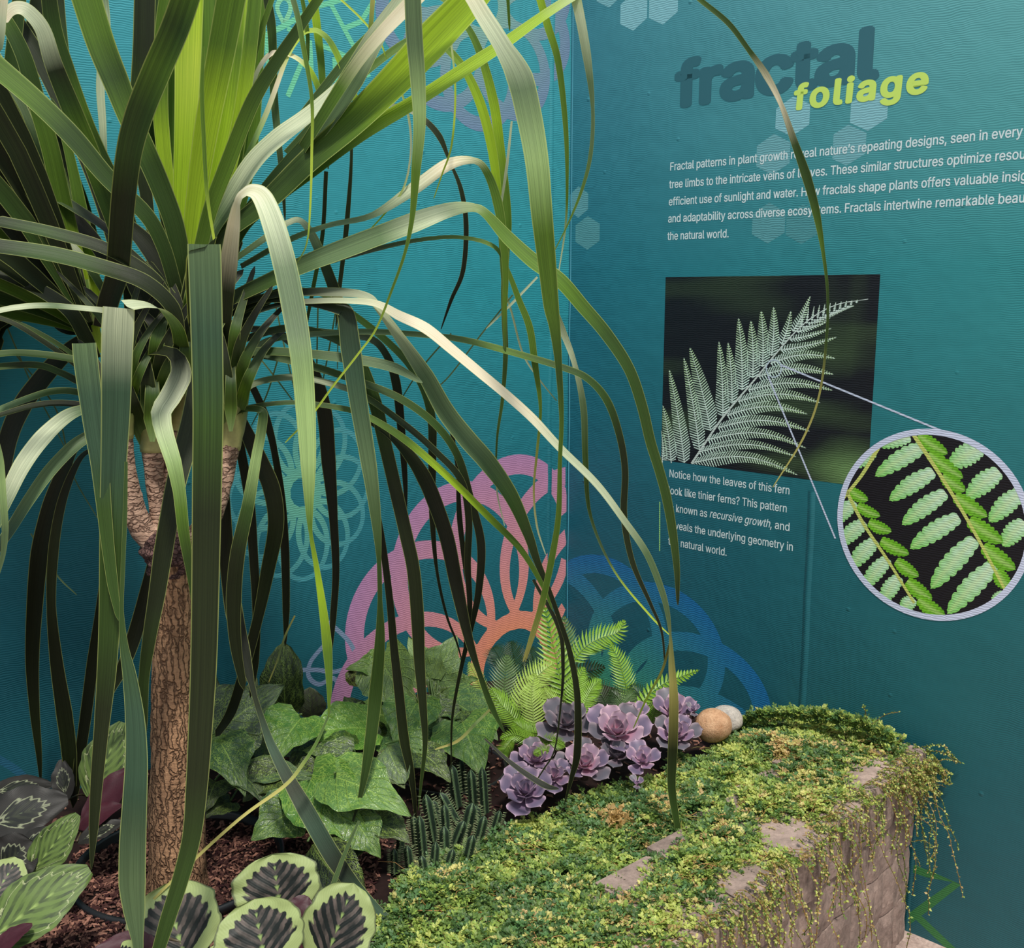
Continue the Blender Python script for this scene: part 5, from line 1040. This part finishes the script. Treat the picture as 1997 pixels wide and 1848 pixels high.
# nursery pot rims sunk in the bed
def pot(c, R, label):
    mb = MB(); rows = []
    for i in range(65):
        th = 2 * math.pi * i / 64; d = np.array([math.cos(th), math.sin(th), 0]); row = []
        for (r, z) in ((R * .93, -.06), (R, .008), (R + .003, .012), (R + .009, .011), (R + .010, -.004), (R + .004, -.006), (R * .95, -.06)): row.append(c + d * r + np.array([0, 0, z]))
        rows.append(row)
    mb.grid(rows, (.05, .05, .05)); tag(mb.build('nursery_pot', M_plastic), label, 'pot')
tb = atZ(345, 1700, .43); pot(np.array([tb[0] + .0, tb[1] + .02, .432]), .185, 'black plastic pot sunk round the palm trunk')
t2 = atZ(880, 1500, .43); pot(np.array([t2[0], t2[1], .425]), .12, 'black plastic pot rim among the mosaic leaves and cactus')

# ------------------------------------------------------------ creeping spikemoss over the planter edge
OUT = [(715, 1990), (722, 1850), (748, 1770), (790, 1700), (850, 1668), (900, 1650), (960, 1625), (1010, 1600), (1100, 1572), (1120, 1545), (1180, 1540), (1215, 1520), (1290, 1512), (1322, 1470), (1350, 1470), (1372, 1480), (1410, 1440), (1428, 1405), (1470, 1388), (1530, 1376), (1600, 1376), (1680, 1392), (1730, 1415), (1790, 1450), (1840, 1500), (1860, 1990)]
def inpoly(x, y):
    r = False; n = len(OUT); j = n - 1
    for i in range(n):
        xi, yi = OUT[i]; xj, yj = OUT[j]
        if (yi > y) != (yj > y) and x < (xj - xi) * (y - yi) / (yj - yi) + xi: r = not r
        j = i
    return r
def moss_z(x, y):
    e = inward(x, y); b0 = .452 + .03 * min(1, max(0, 1 - abs(e - .12) / .25))
    b0 += .022 * nz(x * 7, y * 7, 3) + .012 * nz(x * 19, y * 19, 5)
    q = (np.array([x, y, 0]) - COR) @ NRM_R
    if q < .3 and e > .03: b0 += .012 * (1 - q / .3)
    return b0
def bare(x, y):     # patches where block tops show
    px, py = proj((x, y, .48))
    for cx, cy, rx, ry in ((1352, 1592, 28, 16), (1395, 1585, 14, 8), (1660, 1580, 36, 22), (1570, 1650, 26, 14), (1520, 1705, 24, 14), (1500, 1640, 14, 14), (1455, 1755, 16, 12), (1362, 1826, 26, 14), (1782, 1462, 22, 26), (1710, 1436, 22, 10), (1715, 1470, 10, 12), (1640, 1460, 12, 8), (1530, 1620, 14, 10)):
        if ((px - cx) / rx) ** 2 + ((py - cy) / ry) ** 2 < 1: return True
    return False
# low mat under the sprigs
mb = MB(); vs = []; fs = []; cs = []; idx = {}
g = .011
for i, x in enumerate(np.arange(-.3, .98, g)):
    for j, y in enumerate(np.arange(1.05, 2.6, g)):
        if inward(x, y) > -.004 and ((np.array([x, y, 0]) - COR) @ NRM_R) > .012:
            z = moss_z(x, y) - .004; px, py = proj((x, y, z + .01))
            if inpoly(px, py) and not (bare(x, y) and inward(x, y) < .24):
                idx[i, j] = len(vs); vs.append((x, y, z + .006 * nz(x * 60, y * 60))); t = .5 + .6 * nz(x * 25, y * 25, 9); cs.append(mix(lin((40, 44, 22)), lin((78, 74, 36)), min(1, max(0, t))))
for (i, j), k in idx.items():
    if (i + 1, j) in idx and (i, j + 1) in idx and (i + 1, j + 1) in idx: fs.append((k, idx[i + 1, j], idx[i + 1, j + 1], idx[i, j + 1]))
mb.add(vs, fs, cs); tag(mb.build('moss_mat', M_moss), 'tangled brown-green mat under the creeping spikemoss', 'moss', kind='stuff')

SV = []; SQ = []; SC = []; nv = [0]
PALL = [lin((176, 184, 96)), lin((136, 158, 74)), lin((100, 126, 60)), lin((66, 94, 46)), lin((84, 120, 70)), lin((192, 184, 112)), lin((178, 150, 98))]
def leaflets(P, D, U, S_, C_):
    """one folded rhombic leaflet (two quads) at each P, along D, normal U, size S"""
    D = D / np.linalg.norm(D, axis=1)[:, None]; B_ = np.cross(D, U); B_ /= np.maximum(1e-9, np.linalg.norm(B_, axis=1))[:, None]; Nn = np.cross(B_, D); s = S_[:, None]
    v = np.stack([P, P + D * s * .5 + B_ * s * .34 + Nn * s * .12, P + D * s, P + D * s * .5 - B_ * s * .34 + Nn * s * .12, P + D * s * .55], 1)
    n = len(P); base = nv[0] + np.arange(n)[:, None] * 5
    q = np.concatenate([base + np.array([[0, 1, 2, 4]]), base + np.array([[0, 4, 2, 3]])], 0)
    SV.append(v.reshape(-1, 3)); SQ.append(q); SC.append(np.repeat(C_, 5, axis=0)); nv[0] += n * 5
def sprigs(origins, dirs, ups, length, cols, nl=7, size=.0088):
    n = len(origins); dirs = dirs / np.linalg.norm(dirs, axis=1)[:, None]; side = np.cross(dirs, ups); side /= np.maximum(1e-9, np.linalg.norm(side, axis=1))[:, None]
    for k in range(nl):
        t = (k + .5) / nl; sg = 1 if k % 2 else -1
        P = origins + dirs * (length * t)[:, None] - ups * (length * t * t * .25)[:, None]
        D = dirs * .8 + side * sg * (1.0 - .5 * t) + nrs.normal(0, .22, (n, 3)) + ups * .15
        if k == nl - 1: D = dirs + nrs.normal(0, .15, (n, 3))
        leaflets(P, D, ups + nrs.normal(0, .35, (n, 3)), nrs.uniform(.75, 1.25, n) * size * (1 - .25 * t), cols * nrs.uniform(.75, 1.2, (n, 1)))
O_, D_, U_, C_l = [], [], [], []
cnt = 0
while cnt < 17000:
    x = rnd.uniform(-.3, .98); y = rnd.uniform(1.05, 2.6)
    if inward(x, y) < -.012 or ((np.array([x, y, 0]) - COR) @ NRM_R) < .012: continue
    z = moss_z(x, y); px, py = proj((x, y, z + .01))
    if not inpoly(px, py) or py > 1990: continue
    if bare(x, y) and rnd.random() < .9: continue
    if inward(x, y) < .06 and rnd.random() < .3: continue
    a = rnd.uniform(0, 6.28); n0 = nz(x * 9, y * 9, 7) + .6 * nz(x * 24, y * 24, 2)
    t = .42 - n0 * .9 + rnd.uniform(-.3, .3); ci = min(6, max(0, int(t * 5 + .5)))
    if inward(x, y) < .16 and rnd.random() < .3: ci = rnd.choice((0, 5, 6, 1))
    O_.append((x, y, z + rnd.uniform(-.004, .010))); D_.append((math.cos(a), math.sin(a) - .15, rnd.uniform(-.1, .75))); U_.append((rnd.uniform(-.3, .3), rnd.uniform(-.5, .1), 1)); C_l.append(PALL[ci]); cnt += 1
sprigs(np.array(O_), np.array(D_), np.array(U_), nrs.uniform(.012, .028, cnt), np.array(C_l))
# extra tufts along the wall-side skyline
O_, D_, C_l = [], [], []
for k in range(700):
    px = rnd.uniform(1425, 1735); py = np.interp(px, [1425, 1470, 1540, 1610, 1680, 1735], [1412, 1392, 1386, 1390, 1404, 1432]) + abs(rnd.gauss(0, 10)); Y = float(np.interp(px, [1425, 1735], [2.38, 2.18])); O_.append(atY(px, py, Y)); a = rnd.uniform(0, 6.28)
    D_.append((math.cos(a), math.sin(a) * .4, rnd.uniform(.1, .9))); C_l.append(PALL[rnd.choice((0, 1, 2, 2, 3, 4))])
sprigs(np.array(O_), np.array(D_), np.tile(np.array([0, -.6, 1.0]), (700, 1)), nrs.uniform(.012, .026, 700), np.array(C_l))
moss = fastmesh('creeping_spikemoss', np.concatenate(SV), np.concatenate(SQ), np.concatenate(SC), M_moss)
tag(moss, 'creeping green and yellow spikemoss spreading over the planter top', 'moss', kind='stuff')

# dry runners lying on the mat and trailing down the block face
SV.clear(); SQ.clear(); SC.clear(); nv[0] = 0
runs = MB(); fastP = []
for k in range(330):
    while True:
        x = rnd.uniform(-.2, .9); y = rnd.uniform(1.3, 2.4)
        if inward(x, y) > .0 and ((np.array([x, y, 0]) - COR) @ NRM_R) > .03 and inpoly(*proj((x, y, .47))): break
    a = rnd.uniform(-.6, .9) if k % 2 else rnd.uniform(0, 6.28); P = []; L = rnd.uniform(.04, .12)
    for i in range(6):
        P.append((x, y, moss_z(x, y) + .008 + rnd.uniform(-.003, .006))); x += math.cos(a) * L / 6; y += math.sin(a) * L / 6; a += rnd.uniform(-.4, .4)
        if inward(x, y) < 0 or ((np.array([x, y, 0]) - COR) @ NRM_R) < .02: break
    if len(P) > 2: tube(runs, catmull(P, 2), rnd.uniform(.0005, .0009), lin(rnd.choice([(178, 136, 84), (150, 110, 62), (160, 150, 80)])), 4, False)
runs_o = runs.build('dry_runners', M_moss); tag(runs_o, 'thin tan runners lying over the green moss', 'stems', kind='stuff')
trail = MB(); TO, TD, TC = [], [], []
def trailer(p, d, L, n=16, grav=.32, face=True, dens=1.0):
    p = np.array(p, float); v = unit(d); P = [p.copy()]
    for i in range(n):
        v = unit(v + np.array([0, 0, -1.0]) * grav + nrs.normal(0, .2, 3)); p = p + v * L / n
        if face:
            e = inward(p[0], p[1])
            if e > -.016 and p[2] < .487: p = p + PN * (e + .016)
        q = (p - COR) @ NRM_R
        if q < .012: p = p + NRM_R * (.012 - q)
        P.append(p.copy())
    P = catmull(P, 2); tube(trail, P, .0008, lin(rnd.choice([(150, 116, 66), (120, 100, 56), (92, 96, 50)])), 4, False)
    for i in range(2, len(P)):
        for _ in range(int(2 * dens + rnd.random())):
            TO.append(P[i]); TD.append(unit(P[i] - P[i - 1]) * .4 + nrs.normal(0, .8, 3)); TC.append(rnd.choice([PALL[0], PALL[5], PALL[0], PALL[1], PALL[2], PALL[6]]))
for k in range(125):
    s = rnd.uniform(0, 1.25); e0 = pa_ + PD * s
    dd = PN * rnd.uniform(.2, 1) + PD * rnd.uniform(-.6, .6) + np.array([0, 0, .25]); L = rnd.choice((.06, .1, .14, .2, .28, .36)) * rnd.uniform(.8, 1.15); L = min(L, .1) if s < .12 else L
    trailer(e0 - PN * .01 + np.array([0, 0, .492]), dd, L)
for k in range(70):     # bushy fringe that hangs clear of the end block, in front of the wall
    s = rnd.uniform(-.02, .2); e0 = pa_ + PD * s + np.array([0, 0, .485 - rnd.uniform(0, .05)])
    trailer(e0, np.array([1.0, rnd.uniform(-.9, .1), rnd.uniform(-.5, .3)]), rnd.uniform(.04, .11), 10, .07, False, 1.5)
for (x0, y0, x1, y1) in ((1800, 1480, 1835, 1508), (1795, 1530, 1845, 1535), (1800, 1560, 1850, 1590), (1790, 1590, 1858, 1622), (1780, 1640, 1820, 1650), (1780, 1668, 1795, 1690), (1700, 1412, 1752, 1388), (1690, 1400, 1682, 1376)):
    a = atY(x0, y0, 2.14); b_ = atY(x1, y1, 2.12); P = catmull([a, (a + b_) / 2 + np.array([0, 0, .008]), b_], 6); tube(trail, P, .0009, lin((128, 108, 64)), 4, False)
    for p in P[1:]:
        TO.append(p); TD.append(nrs.normal(0, 1, 3)); TC.append(rnd.choice(PALL[:3]))
tr = trail.build('trailing_stems', M_moss); tag(tr, 'thin spikemoss stems trailing down the block face', 'stems', kind='stuff')
n = len(TO); leaflets(np.array(TO), np.array(TD), np.tile(np.array([.4, -.8, .5]), (n, 1)) + nrs.normal(0, .4, (n, 3)), nrs.uniform(.0038, .0075, n), np.array(TC) * nrs.uniform(.7, 1.2, (n, 1)))
tl = fastmesh('trailing_foliage', np.concatenate(SV), np.concatenate(SQ), np.concatenate(SC), M_moss, tr)
tl['kind'] = 'stuff'
# dead tuft
SV.clear(); SQ.clear(); SC.clear(); nv[0] = 0
c = atZ(1206, 1592, .485); n = 260
leaflets(c + nrs.normal(0, 1, (n, 3)) * np.array([.013, .016, .004]), nrs.normal(0, 1, (n, 3)) + np.array([0, 0, .7]), nrs.normal(0, 1, (n, 3)), nrs.uniform(.006, .014, n), np.array([lin((206, 172, 116))] * n) * nrs.uniform(.6, 1.1, (n, 1)))
tag(fastmesh('dead_tuft', np.concatenate(SV), np.concatenate(SQ), np.concatenate(SC), M_moss), 'dead straw-coloured tuft in the green moss below the succulents', 'dead moss', kind='stuff')
